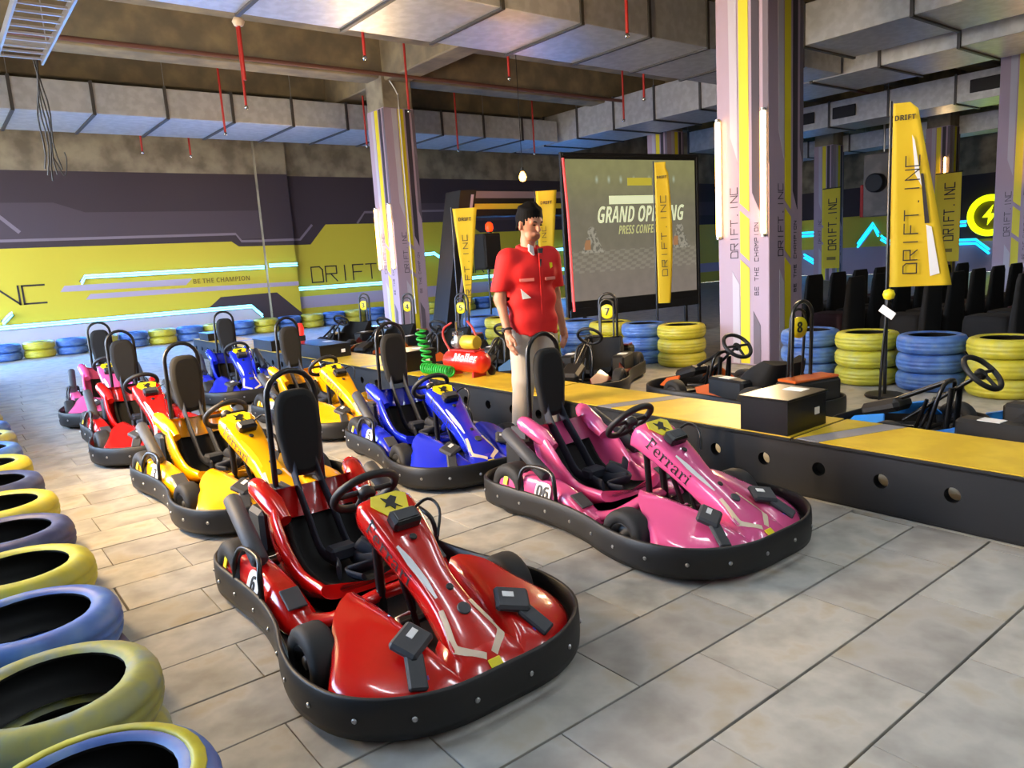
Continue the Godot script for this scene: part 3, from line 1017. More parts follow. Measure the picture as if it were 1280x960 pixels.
func kart(label: String, body: Material, at: Vector3, deg: float, number: String, lap := true) -> Node3D:
	var t := thing("go_kart", label, "go-kart", at, deg_to_rad(deg), "coloured go-karts lined up on the track")
	var fine := lap
	var bp := part("bumper", cm("bumper", bumper_mesh), M.bumper, t)
	var bolt := cm("bolt", func(): return Mb.new().cyl(Vector3.ZERO, V(0, 0, 0.008), 0.009, 8, 0.003))
	var ol := outline()
	for i in range(2, ol.size(), 5):
		var tg: Vector3 = (ol[(i + 1) % ol.size()] - ol[i - 1]).normalized()
		var o := V(-tg.z, 0, tg.x)
		if o.dot(ol[i]) < 0:
			o = -o
		part("bolt", bolt, M.steel, bp, T(ol[i] + o * 0.012 + V(0, 0.1, 0), Basis.looking_at(-o, Vector3.UP)))
	part("floor_tray", cm("tray", func():
		var pl := []
		for p in outline(0.93):
			pl.append(Vector2(p.x, -p.z))
		return Mb.new().prism(pl, V(0, 0.045, 0), Vector3.RIGHT, Vector3.FORWARD, 0.014)), M.black_panel, t)
	part("chassis_frame", cm("chassis", func():
		var mb := Mb.new()
		for s in [-1.0, 1.0]:
			mb.tube(cr([V(s * 0.1, 0.08, 0.8), V(s * 0.2, 0.08, 0.55), V(s * 0.16, 0.08, 0.25), V(s * 0.24, 0.08, -0.1), V(s * 0.27, 0.09, -0.55), V(s * 0.26, 0.1, -0.8)], 3), 0.015, 7)
			mb.tube([V(s * 0.06, 0.07, 0.2), V(s * 0.05, 0.42, 0.17)], 0.018, 6)
			mb.tube([V(s * 0.03, 0.07, 0.42), V(s * 0.05, 0.33, 0.32)], 0.012, 6)
		mb.tube([V(-0.4, 0.12, 0.36), V(0.4, 0.12, 0.36)], 0.016, 7)
		mb.tube([V(-0.3, 0.14, -0.52), V(0.3, 0.14, -0.52)], 0.02, 8)
		mb.tube([V(-0.28, 0.09, -0.8), V(0.28, 0.09, -0.8)], 0.015, 7)
		mb.tube([V(0, 0.5, 0.05), V(0, 0.16, 0.5)], 0.013, 7)
		return mb), M.black_gloss, t)
	for s in [-1.0, 1.0]:
		for f in [[0.4, 0.122, 0.36, 0.122, 0.1], [0.34, 0.142, -0.52, 0.142, 0.13]]:
			var w := part("wheel", cm("wheel%.3f" % f[3], wheel_mesh.bind(f[3], f[4])), M.rubber, t, T(V(s * f[0], f[1], f[2])))
			part("rim", cm("rim%.3f" % f[3], rim_mesh.bind(f[3], f[4])), M.dark_grey, w)
	# body
	var fr := part("fairing", cm("fairing", fairing_mesh), body, t)
	part("nose_cone", cm("nose", nose_mesh), body, t)
	var wing: ArrayMesh = cm("wing", wing_mesh)
	part("front_wing", wing, body, t)
	part("front_wing", cm("wing_m", func(): return mirror(wing)), body, t)
	var pod: ArrayMesh = cm("pod", pod_mesh)
	for s in [-1.0, 1.0]:
		var p := part("side_pod", pod if s < 0 else cm("pod_m", func(): return mirror(pod)), body, t)
		var bs := Basis(V(0, 0, -s), Vector3.UP, V(s, 0, 0))
		var rd := part("number_plate", cm("plate", func(): return Mb.new().prism(round_rect(0.12, 0.1, 0.035), Vector3.ZERO, Vector3.RIGHT, Vector3.UP, 0.004)), M.white, p, T(V(s * 0.384, 0.185, -0.24), bs * Basis(Vector3.RIGHT, -0.35)))
		part("number", text_mesh(number, 0.062, 0.003, true), M.black, rd, T(V(0, 0, 0.006)))
		part("badge", cm("badge_small", func(): return Mb.new().box(Vector3.ZERO, V(0.035, 0.055, 0.004), 0.001)), M.sticker_yellow, p, T(V(s * 0.399, 0.2, -0.53), bs * Basis(Vector3.RIGHT, -0.3)))
		part("step_pad", cm("step_pad", func(): return Mb.new().box(Vector3.ZERO, V(0.075, 0.01, 0.1), 0.003)), M.dark_grey, p, T(V(s * 0.31, 0.172, -0.03), Basis(Vector3.RIGHT, 0.5)))
		part("side_guard", cm("guard", func():
			return Mb.new().tube(cr([V(-0.4, 0.06, -0.41), V(-0.4, 0.22, -0.41), V(-0.375, 0.295, -0.37), V(-0.37, 0.3, -0.2), V(-0.39, 0.24, -0.14), V(-0.395, 0.06, -0.13)], 4), 0.011, 8)) if s < 0 else cm("guard_m", func(): return mirror(cache["guard"])), M.black_gloss, t)
		part("padded_tube", cm("ptube%d" % int(s), func(): return Mb.new().cyl(V(s * 0.325, 0.44, -0.6), V(s * 0.345, 0.26, -0.25), 0.036, 14, 0.01)), M.dark_grey, t)
		part("seat_horn", cm("horn%d" % int(s), func():
			return Mb.new().tube([V(s * 0.19, 0.36, -0.36), V(s * 0.2, 0.41, -0.44), V(s * 0.22, 0.47, -0.56), V(s * 0.225, 0.485, -0.59)], [0.03, 0.048, 0.045, 0.03], 14)), body, t)
	# seat
	part("seat_shell", cm("seat_shell", func(): return loft_s(Mb.new(), seat_rings(1.0, 0.0, 0, 6, 1.0), 2, 3)), body, t)
	part("seat_pad", cm("seat_pad", func(): return loft_s(Mb.new(), seat_rings(0.66, 0.014, 0, 5, 0.3), 2, 3)), M.black_soft, t)
	part("seat_lip", cm("lip", func():
		return Mb.new().tube(cr([V(-0.31, 0.15, -0.16), V(-0.29, 0.1, 0.0), V(-0.22, 0.1, 0.09), V(-0.14, 0.14, 0.15), V(-0.07, 0.165, 0.17), V(0.07, 0.165, 0.17), V(0.14, 0.14, 0.15), V(0.22, 0.1, 0.09), V(0.29, 0.1, 0.0), V(0.31, 0.15, -0.16)], 4), 0.036, 10, false, 0.7)), body, t)
	part("backrest_pad", cm("back_pad", func(): return pad_mesh(0.205, 0.39, 0.055)), M.black_soft, t, T(V(0, 0.475, -0.6), Basis(Vector3.RIGHT, -0.06)))
	part("backrest_hoop", cm("hoop", func(): return Mb.new().tube(hoop_path(0.112, 0.06, 0.945, -0.66, -0.635), 0.0135, 9)), M.black_gloss, t)
	for s in [-1.0, 1.0]:
		part("belt", cm("belt%d" % int(s), func():
			return Mb.new().tube(cr([V(s * 0.05, 0.56, -0.585), V(s * 0.055, 0.46, -0.54), V(s * 0.06, 0.32, -0.43), V(s * 0.06, 0.2, -0.33), V(s * 0.04, 0.17, -0.22), V(s * 0.09, 0.18, -0.1)], 4), 0.032, 8, false, 0.3, Vector3.RIGHT)), M.belt, t)
	part("belt_buckle", cm("buckle", func(): return Mb.new().box(V(0.0, 0.2, -0.26), V(0.12, 0.06, 0.08), 0.012)), M.belt, t)
	part("lap_belt", cm("lap_belt", func():
		return Mb.new().tube(cr([V(0.19, 0.24, -0.2), V(0.12, 0.21, -0.16), V(0.05, 0.24, -0.2), V(0.1, 0.18, -0.1), V(0.02, 0.19, -0.06), V(-0.05, 0.17, -0.1), V(-0.02, 0.16, -0.02)], 5), 0.03, 8, false, 0.35, V(0.2, 0.3, 1).normalized())), M.belt, t)
	# engine box behind the seat
	var eb := part("engine_cover", cm("engine", func():
		var mb := Mb.new().box(V(0, 0.24, -0.7), V(0.42, 0.2, 0.16), 0.02)
		return mb), M.black, t)
	part("cooling_ribs", cm("ribs", func():
		var mb := Mb.new()
		for i in 9:
			mb.box(V(-0.19 + i * 0.016, 0.4, -0.66), V(0.007, 0.06, 0.12))
		return mb), M.dark_grey, eb)
	# steering wheel
	var nrm := V(0, 0.72, -0.69).normalized()
	var sw := part("steering_wheel", cm("swheel", func():
		var mb := Mb.new().tube(torus_pts(WHEEL_C, nrm, 0.125, 36), 0.0165, 10, true)
		mb.cyl(WHEEL_C - nrm * 0.03, WHEEL_C + nrm * 0.008, 0.035, 14, 0.006)
		var s := nrm.cross(Vector3.RIGHT).normalized()
		mb.tube([WHEEL_C, WHEEL_C + V(-0.12, 0, 0)], 0.011, 6)
		mb.tube([WHEEL_C, WHEEL_C + V(0.12, 0, 0)], 0.011, 6)
		mb.tube([WHEEL_C, WHEEL_C + s * 0.12], 0.011, 6)
		return mb), M.black, t)
	part("hub_plate", cm("hubp", func(): return Mb.new().cyl(WHEEL_C + nrm * 0.008, WHEEL_C + nrm * 0.014, 0.026, 14)), M.steel, sw)
	# trim on the fairing
	var dirf := V(0, -0.55, 0.835).normalized()
	var upf := V(0, 0.835, 0.55).normalized()
	var top := Basis(V(-1, 0, 0), V(0, 0.55, -0.835).normalized(), upf)
	part("shield_sticker", cm("shield", func(): return Mb.new().prism(vp([[-0.075, 0.03], [-0.045, 0.05], [0.06, 0.05], [0.08, 0.01], [0.04, -0.05], [-0.05, -0.045]]), Vector3.ZERO, Vector3.RIGHT, Vector3.UP, 0.003)), M.sticker_yellow, fr, T(V(0, 0.522, 0.225), top))
	part("emblem", cm("emblem", func(): return Mb.new().prism(vp([[-0.03, -0.03], [-0.01, -0.005], [-0.03, 0.02], [-0.012, 0.035], [0.012, 0.02], [0.03, 0.033], [0.02, 0.005], [0.034, -0.012], [0.012, -0.01], [0.0, -0.032], [-0.012, -0.015]]), Vector3.ZERO, Vector3.RIGHT, Vector3.UP, 0.003)), M.black, fr, T(V(0, 0.525, 0.228), top))
	var dsp := part("lap_display", cm("display", func(): return Mb.new().box(Vector3.ZERO, V(0.11, 0.07, 0.05), 0.01)), M.black_gloss, t, T(V(0.0, 0.487, 0.315), top))
	part("display_face", cm("dface", func(): return Mb.new().box(V(0, 0, 0.027), V(0.08, 0.04, 0.004), 0.001)), M.dark_grey, dsp)
	part("display_loop", cm("dloop", func(): return Mb.new().tube(cr([V(0.05, 0.49, 0.27), V(0.11, 0.53, 0.3), V(0.12, 0.5, 0.36), V(0.08, 0.42, 0.4)], 4), 0.006, 6)), M.black_gloss, t)
	for s in [-1.0, 1.0]:
		part("script_lettering", cm("script%d" % int(s), func(): return side_lettering("Ferrari", s)), M.black, fr)
	part("top_stripe", cm("tstripe", func(): return ribbon([V(-0.068, 0, 0.37), V(-0.056, 0, 0.43), V(-0.046, 0, 0.5), V(-0.046, 0, 0.57)], [0.01, 0.024, 0.022, 0.008])), M.white if body != M.yellow else M.sticker_yellow, fr)
	for q in [[0.0, 0.435, 0.365], [0.02, 0.3, 0.55]]:
		part("filler_cap", cm("fcap", func(): return Mb.new().cyl(Vector3.ZERO, V(0, 0, 0.008), 0.014, 12, 0.003)), M.black, fr, T(V(q[0], q[1] - 0.004, q[2]), top))
	part("nose_disc", cm("ndisc", func(): return Mb.new().cyl(V(0, 0, 0), V(0, 0, 0.008), 0.024, 16, 0.003)), M.dark_grey, fr, T(V(0.015, 0.25, 0.635), top))
	for s in [-1.0, 1.0]:
		part("chevron", cm("chev%d" % int(s), func(): return ribbon([V(s * 0.058, 0, 0.61), V(s * 0.07, 0, 0.66), V(s * 0.088, 0, 0.72), V(s * 0.082, 0, 0.742), V(s * 0.05, 0, 0.768), V(s * 0.015, 0, 0.795)], [0.018, 0.019, 0.022, 0.024, 0.022, 0.02])), M.cream, fr)
	part("tail_shield", cm("shield2", func(): return Mb.new().box(Vector3.ZERO, V(0.045, 0.045, 0.006), 0.002)), M.sticker_yellow, t, T(V(0.0, 0.138, 0.826), Basis(Vector3.RIGHT, -0.9)))
	# latches between wing and nose
	for s in [-1.0, 1.0]:
		part("wing_latch", cm("latch%d" % int(s), func():
			var mb := Mb.new()
			mb.box(V(s * 0.2, 0.225, 0.655), V(0.12, 0.03, 0.1), 0.01, Basis(Vector3.RIGHT, 0.45) * Basis(Vector3.UP, s * -0.5))
			mb.box(V(s * 0.235, 0.17, 0.735), V(0.06, 0.02, 0.12), 0.006, Basis(Vector3.RIGHT, 0.62) * Basis(Vector3.UP, s * 0.35))
			return mb), M.dark_grey, t)
		part("latch_label", cm("latchl", func(): return Mb.new().box(Vector3.ZERO, V(0.04, 0.003, 0.022))), M.white, t, T(V(s * 0.19, 0.246, 0.648), Basis(Vector3.RIGHT, 0.45) * Basis(Vector3.UP, s * -0.5)))
		part("side_flash", cm("flash", func(): return Mb.new().box(Vector3.ZERO, V(0.075, 0.006, 0.016), 0.002)), M.purple if s < 0 else M.stripe_blue, t, T(V(s * 0.178, 0.152, 0.752), Basis(Vector3.RIGHT, 0.55) * Basis(Vector3.UP, s * -0.2)))
	part("pedal", cm("pedalr", func(): return Mb.new().tube([V(-0.13, 0.07, 0.5), V(-0.13, 0.2, 0.44), V(-0.08, 0.2, 0.44)], 0.008, 6)), M.steel, t)
	part("pedal", cm("pedall", func(): return Mb.new().tube([V(0.13, 0.07, 0.5), V(0.13, 0.2, 0.44), V(0.08, 0.2, 0.44)], 0.008, 6)), M.steel, t)
	return t

# body surface lookups for lettering and stripes that follow the panels
func body_tris(keys: Array) -> PackedVector3Array:
	var p := PackedVector3Array()
	for k in keys:
		p.append_array(cache[k].get_faces())
	return p

func hit(from: Vector3, dir: Vector3, f: PackedVector3Array) -> float:
	var best := 1e9
	for i in range(0, f.size(), 3):
		var r = Geometry3D.ray_intersects_triangle(from, dir, f[i], f[i + 1], f[i + 2])
		if r != null:
			best = min(best, from.distance_to(r))
	return best

func ribbon(path: Array, widths: Array) -> Mb:
	# a thin stripe lying on the panels below the given x, z path
	var mb := Mb.new()
	var pts := cr(path, 4)
	var f3 := body_tris(["fairing", "nose"])
	var rows := []
	for i in pts.size():
		var a: Vector3 = pts[max(i - 1, 0)]
		var b: Vector3 = pts[min(i + 1, pts.size() - 1)]
		var d := (b - a).normalized()
		var n := V(d.z, 0, -d.x)
		var f := float(i) / (pts.size() - 1) * (widths.size() - 1)
		var k := int(min(f, widths.size() - 2))
		var w: float = lerpf(widths[k], widths[k + 1], f - k) / 2
		var row := []
		for j in 3:
			var p: Vector3 = pts[i] + n * w * (j - 1)
			var h := hit(V(p.x, 0.9, p.z), Vector3.DOWN, f3)
			row.append(V(p.x, (0.9 - h if h < 0.88 else 0.2) + 0.0025, p.z))
		rows.append(row)
	return mb.loft(rows, false, false)

func side_lettering(s: String, side: float) -> Mb:
	# letters wrapped onto the flank of the fairing
	var tm := text_mesh(s, 0.058, 0.004, false, true, "Droid Serif")
	var f := tm.get_faces()
	var u := V(0, -0.6, 0.8) if side < 0 else V(0, 0.6, -0.8)
	var v := V(0, 0.8, 0.6)
	var mb := Mb.new()
	mb.flat()
	var o := V(side * 0.5, 0.388, 0.34)
	var f3 := body_tris(["fairing"])
	for i in range(0, f.size(), 3):
		if minf(f[i].z, minf(f[i + 1].z, f[i + 2].z)) < 0.001:
			continue
		var q := []
		for k in 3:
			var p := o + u * f[i + k].x + v * (f[i + k].y + 0.0)
			var h := hit(p, V(-side, 0, 0), f3)
			q.append(V(p.x - side * (h - 0.0022 if h < 0.49 else 0.42), p.y, p.z))
		if maxf(absf(q[0].x - q[1].x), absf(q[1].x - q[2].x)) < 0.05:
			mb.tri(q[0], q[2], q[1])
	return mb

func round_rect(w: float, h: float, r: float) -> Array:
	var p := []
	for c in [[1, 1, 0], [-1, 1, 1], [-1, -1, 2], [1, -1, 3]]:
		for i in 5:
			var an: float = (c[2] + i / 4.0) * PI / 2
			p.append(Vector2(c[0] * (w / 2 - r) + cos(an) * r, c[1] * (h / 2 - r) + sin(an) * r))
	return p

func build_karts() -> void:
	kart("red go-kart nearest the viewer, beside the left tyre row", M.red, V(1.225, 0, -2.575), 0, "6")
	kart("large pink go-kart numbered 06, beside the black barrier", M.pink, V(2.72, 0, -2.58), 0, "06")
	kart("yellow go-kart directly behind the nearest red go-kart", M.yellow, V(1.37, 0, -4.74), 5, "3")
	kart("blue go-kart right behind the large pink go-kart", M.blue, V(2.7, 0, -4.45), -6, "5")
	kart("yellow go-kart between the two blue go-karts", M.yellow, V(2.72, 0, -6.3), 4, "4")
	kart("smaller red go-kart far back behind the front yellow one", M.red, V(1.33, 0, -6.85), 0, "2")
	kart("far blue go-kart with dark hoop near the barrier end", M.blue, V(2.75, 0, -8.75), -8, "8")
	kart("far pink go-kart partly hidden behind the smaller red one", M.pink, V(1.42, 0, -8.85), -6, "9")

# ---------------------------------------------------------------- bare karts parked beyond the barrier
func bare_kart(label: String, panel_m: Material, at: Vector3, deg: float, number: String) -> void:
	var t := thing("bare_kart", label, "go-kart", at, deg_to_rad(deg), "dark karts parked beyond the barrier")
	part("bumper", cm("bumper", bumper_mesh), M.bumper, t)
	part("floor_tray", cache["tray"], M.black_panel, t)
	part("chassis_frame", cache["chassis"], M.black_gloss, t)
	for s in [-1.0, 1.0]:
		for f in [[0.4, 0.122, 0.36, 0.122, 0.1], [0.34, 0.142, -0.52, 0.142, 0.13]]:
			var w := part("wheel", cache["wheel%.3f" % f[3]], M.rubber, t, T(V(s * f[0], f[1], f[2])))
			part("rim", cache["rim%.3f" % f[3]], M.dark_grey, w)
		part("side_panel", cm("bpanel%d" % int(s), func():
			var mb := Mb.new()
			var u := V(0, 0.12, 1).normalized()
			mb.prism(vp([[-0.3, 0.0], [0.1, -0.03], [0.16, 0.02], [0.0, 0.1], [-0.26, 0.12]]), V(s * 0.36, 0.16, 0.0), u, V(-s * 0.5, 0.85, 0).normalized(), 0.012)
			return mb), panel_m, t)
		part("nose_panel", cm("npanel%d" % int(s), func():
			var mb := Mb.new()
			mb.prism(vp([[-0.16, 0.0], [0.2, -0.03], [0.14, 0.06], [-0.1, 0.13]]), V(s * 0.3, 0.15, 0.58), V(-s * 0.35, 0, 1).normalized(), V(-s * 0.6, 0.7, 0).normalized(), 0.012)
			return mb), panel_m, t)
	part("seat", cache["seat_shell"], M.black_soft, t)
	for s in [-1.0, 1.0]:
		part("battery_box", cm("battery%d" % int(s), func(): return Mb.new().box(V(s * 0.28, 0.2, -0.2), V(0.14, 0.22, 0.4), 0.02)), M.black, t)
		part("white_label", cm("wlabel%d" % int(s), func(): return Mb.new().box(V(s * 0.29, 0.312, -0.18), V(0.09, 0.004, 0.12))), M.white, t)
	part("nose_bar", cm("nosebar", func(): return Mb.new().tube(cr([V(-0.1, 0.08, 0.3), V(-0.08, 0.4, 0.22), V(0, 0.46, 0.2), V(0.08, 0.4, 0.22), V(0.1, 0.08, 0.3)], 4), 0.013, 8).tube([V(0, 0.46, 0.2), V(0, 0.2, 0.75)], 0.016, 8)), M.black_gloss, t)
	part("nose_pod", cm("nosepod", func(): return Mb.new().box(V(0, 0.24, 0.62), V(0.2, 0.09, 0.28), 0.03, Basis(Vector3.RIGHT, 0.3))), M.black, t)
	part("steering_wheel", cache["swheel"], M.black, t)
	part("backrest_hoop", cm("bhoop", func(): return Mb.new().tube(hoop_path(0.1, 0.06, 0.92, -0.66, -0.68), 0.015, 9).tube(hoop_path(0.075, 0.25, 0.86, -0.6, -0.64), 0.011, 9)), M.black_gloss, t)
	var bd := part("round_badge", cm("bbadge", func(): return Mb.new().lathe([Vector2(0, 0), Vector2(0.082, 0), Vector2(0.082, 0.015), Vector2(0.074, 0.02), Vector2(0, 0.02)], 24, T(Vector3.ZERO, Basis(Vector3.RIGHT, PI / 2)))), M.sticker_yellow, t, T(V(0, 0.72, -0.655)))
	part("number", cm("bnum" + number, func(): return text_mesh(number, 0.08, 0.006, true)), M.black, bd, T(V(0, 0, 0.022)))
	part("number", cm("bnum" + number, func(): return null), M.black, bd, T(V(0, 0, -0.002), Basis(Vector3.UP, PI)))
	part("engine_cover", cm("bengine", func(): return Mb.new().box(V(0, 0.24, -0.74), V(0.5, 0.18, 0.2), 0.02)), M.black, t)
	part("rear_panel", cm("brear", func(): return Mb.new().box(V(0, 0.34, -0.74), V(0.46, 0.02, 0.18), 0.006)), panel_m, t)

func build_parked_karts() -> void:
	var g := [
		["dark parked kart with blue panels right of the big yellow flag", M.sky_blue, V(4.92, 0, -1.72), 174.0, "9"],
		["dark parked kart with orange panels beside the near pillar", M.orange, V(5.35, 0, -3.75), 168.0, "8"],
		["dark parked kart right behind the standing man's arm", M.dark_red, V(5.4, 0, -5.6), -62.0, "7"],
		["dark parked kart just behind the red air compressor", M.sky_blue, V(5.4, 0, -7.05), -62.0, "6"],
		["dark parked kart in front of the far striped pillar", M.orange, V(5.4, 0, -8.5), -62.0, "5"],
		["dark parked kart with orange panels, second from the far end", M.orange, V(5.4, 0, -10.0), -62.0, "4"],
		["farthest dark parked kart with dark red panels near tyre wall", M.dark_red, V(5.4, 0, -11.5), -62.0, "3"]]
	for a in g:
		bare_kart(a[0], a[1], a[2], a[3], a[4])
	# third-row kart showing wheels only at the right edge
	bare_kart("dark parked kart cut off by the right picture edge", M.sky_blue, V(4.85, 0, 0.2), 178.0, "2")

# ---------------------------------------------------------------- barrier
const BX := 3.6
const BTOP := 0.31

func barrier_face(n: int) -> Mb:
	# front panel seen from -X, local z from 0 to -n * 0.33, with round holes
	var mb := Mb.new()
	mb.flat()
	var cw := 0.33
	var hr := 0.037
	for i in n:
		var zc := -(i + 0.5) * cw
		var yc := 0.17
		var inn := []
		var out := []
		var seg := 24
		for k in seg:
			var an := TAU * k / seg
			var d := Vector2(cos(an), sin(an))
			inn.append(V(0, yc + d.y * hr, zc + d.x * hr))
			var tx: float = (cw / 2) / absf(d.x) if absf(d.x) > 1e-5 else 1e9
			var ty: float = ((BTOP - 0.012 - yc) / d.y if d.y > 0 else (yc - 0.012) / -d.y) if absf(d.y) > 1e-5 else 1e9
			var tt: float = min(tx, ty)
			out.append(V(0, yc + d.y * tt, zc + d.x * tt))
		# corners so that the cells tile
		for k in seg:
			var k2 := (k + 1) % seg
			mb.quad(out[k], out[k2], inn[k2], inn[k])
			mb.quad(inn[k], inn[k2], inn[k2] + V(0.05, 0, 0), inn[k] + V(0.05, 0, 0))
			if absf(out[k].z - out[k2].z) > 1e-4 and absf(out[k].y - out[k2].y) > 1e-4:
				var cz: float = out[k].z if absf(absf(out[k].z - zc) - cw / 2) < 1e-4 else out[k2].z
				var cy: float = out[k2].y if absf(absf(out[k].z - zc) - cw / 2) < 1e-4 else out[k].y
				mb.tri(out[k], V(0, cy, cz), out[k2])
	var L := n * cw
	mb.box(V(0.012, 0.0055, -L / 2), V(0.024, 0.011, L))
	mb.box(V(0.012, BTOP - 0.017, -L / 2), V(0.024, 0.011, L))
	return mb

func build_barrier() -> void:
	var z := 0.11
	var names := ["cut by the right picture edge", "beside the large pink kart", "under the red air compressor", "right of the second yellow kart", "beside the far blue kart", "at the far end near the tyre wall"]
	var stripes := [-2.02, -3.55, -6.45, -7.2, -9.6, -12.3]
	for i in 6:
		var L := 2.31
		var t := thing("barrier_section", "black track barrier section with yellow top, " + names[i], "barrier", V(BX, 0, z), 0.0, "track barrier sections")
		part("front_panel", cm("bface", func(): return barrier_face(7)), M.black_panel, t)
		part("inner_back", cm("bback", func():
			var mb := Mb.new()
			mb.box(V(0.58, 0.19, -L / 2), V(0.02, 0.2, L - 0.02))
			for k in [0.02, L - 0.02]:
				mb.box(V(0.3, 0.15, -k), V(0.55, 0.28, 0.016))
			return mb), M.black_panel, t)
		part("top_board", cm("btop", func(): return Mb.new().box(V(0.3, BTOP - 0.006, -L / 2), V(0.6, 0.012, L - 0.006), 0.002)), M.black_panel, t)
		var sz: float = stripes[i] - z
		var pts1 := [[0.015, 0.01], [0.59, 0.01], [0.59, -sz - 0.18], [0.015, -sz + 0.02]]
		var pts2 := [[0.015, -sz + 0.16], [0.59, -sz - 0.04], [0.59, L - 0.01], [0.015, L - 0.01]]
		var ptsg := [[0.015, -sz + 0.025], [0.59, -sz - 0.175], [0.59, -sz - 0.045], [0.015, -sz + 0.155]]
		for q in [["yellow_top", pts1, M.top_yellow], ["yellow_top", pts2, M.top_yellow], ["grey_stripe", ptsg, M.top_grey]]:
			part(q[0], Mb.new().prism(vp(q[1]), V(0, BTOP, 0), Vector3.RIGHT, Vector3.FORWARD, 0.005), q[2], t)
		z -= L

# ---------------------------------------------------------------- tyres
func tyre_mesh() -> Mb:
	var p := [Vector2(0.188, 0.012), Vector2(0.2, 0.003), Vector2(0.232, 0.0), Vector2(0.262, 0.012), Vector2(0.277, 0.04), Vector2(0.28, 0.055), Vector2(0.274, 0.062), Vector2(0.281, 0.07), Vector2(0.281, 0.09), Vector2(0.274, 0.098), Vector2(0.28, 0.105), Vector2(0.277, 0.12), Vector2(0.262, 0.148), Vector2(0.232, 0.16), Vector2(0.2, 0.157), Vector2(0.188, 0.148)]
	return Mb.new().lathe(p, 30)

func tyre_lining() -> Mb:
	var p := [Vector2(0.188, 0.148), Vector2(0.19, 0.138), Vector2(0.25, 0.124), Vector2(0.262, 0.08), Vector2(0.25, 0.036), Vector2(0.19, 0.022), Vector2(0.188, 0.012)]
	return Mb.new().lathe(p, 24)

func tyre(p: Vector3, m: Material, label: String, sc := 1.0, group := "") -> MeshInstance3D:
	var b := Basis(Vector3.UP, rng.randf() * TAU).scaled(Vector3.ONE * sc)
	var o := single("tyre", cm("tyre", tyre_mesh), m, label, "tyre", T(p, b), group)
	part("inner_lining", cm("tyre_lining", tyre_lining), M.rubber, o)
	return o

func build_tyres() -> void:
	for i in 22:
		var z := -1.72 - i * 0.56
		var blue := i % 2 == 0
		var cname := "blue" if blue else "yellow"
		for k in 2:
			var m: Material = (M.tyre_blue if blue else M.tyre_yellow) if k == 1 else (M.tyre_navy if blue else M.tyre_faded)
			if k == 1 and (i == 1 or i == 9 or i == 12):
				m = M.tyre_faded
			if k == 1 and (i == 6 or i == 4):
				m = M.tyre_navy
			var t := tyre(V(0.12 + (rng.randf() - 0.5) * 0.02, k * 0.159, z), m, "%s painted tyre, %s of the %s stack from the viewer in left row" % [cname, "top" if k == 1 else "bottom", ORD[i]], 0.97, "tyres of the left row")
			if i == 0 and k == 1:
				part("paint_ring", Mb.new().lathe([Vector2(0.215, 0.1585), Vector2(0.225, 0.1625), Vector2(0.248, 0.1585), Vector2(0.25, 0.153), Vector2(0.225, 0.157)], 30, Transform3D.IDENTITY, true), M.tyre_yellow, t)
	for i in 24:
		var x := 0.5 + i * 0.575
		var blue := i % 2 == 1
		for k in 2:
			tyre(V(x, k * 0.161, -17.44 + (rng.randf() - 0.5) * 0.02), M.tyre_blue if blue else M.tyre_yellow, "%s tyre, %s of the %s stack from left along far wall" % ["blue" if blue else "yellow", "top" if k == 1 else "bottom", ORD[i]], 1.0, "tyres along the far wall")
	# row in line with the near pillar
	var zs := [-1.14, -1.72, -2.3, -2.88, -3.46, -4.04, -5.68, -6.26, -6.84, -7.42, -8.0, -8.58, -9.16, -9.74]
	var lv := ["bottom", "middle", "top"]
	for i in zs.size():
		var blue := i % 2 == 1
		if i >= 6:
			blue = not blue
			blue = i % 2 == 1
		for k in 3:
			tyre(V(6.97, k * 0.1635, zs[i]), M.tyre_blue if blue else M.tyre_yellow, "%s tyre, %s of the %s stack from right in the pillar row" % ["blue" if blue else "yellow", lv[k], ORD[i]], 1.01, "tyres in line with the pillars")

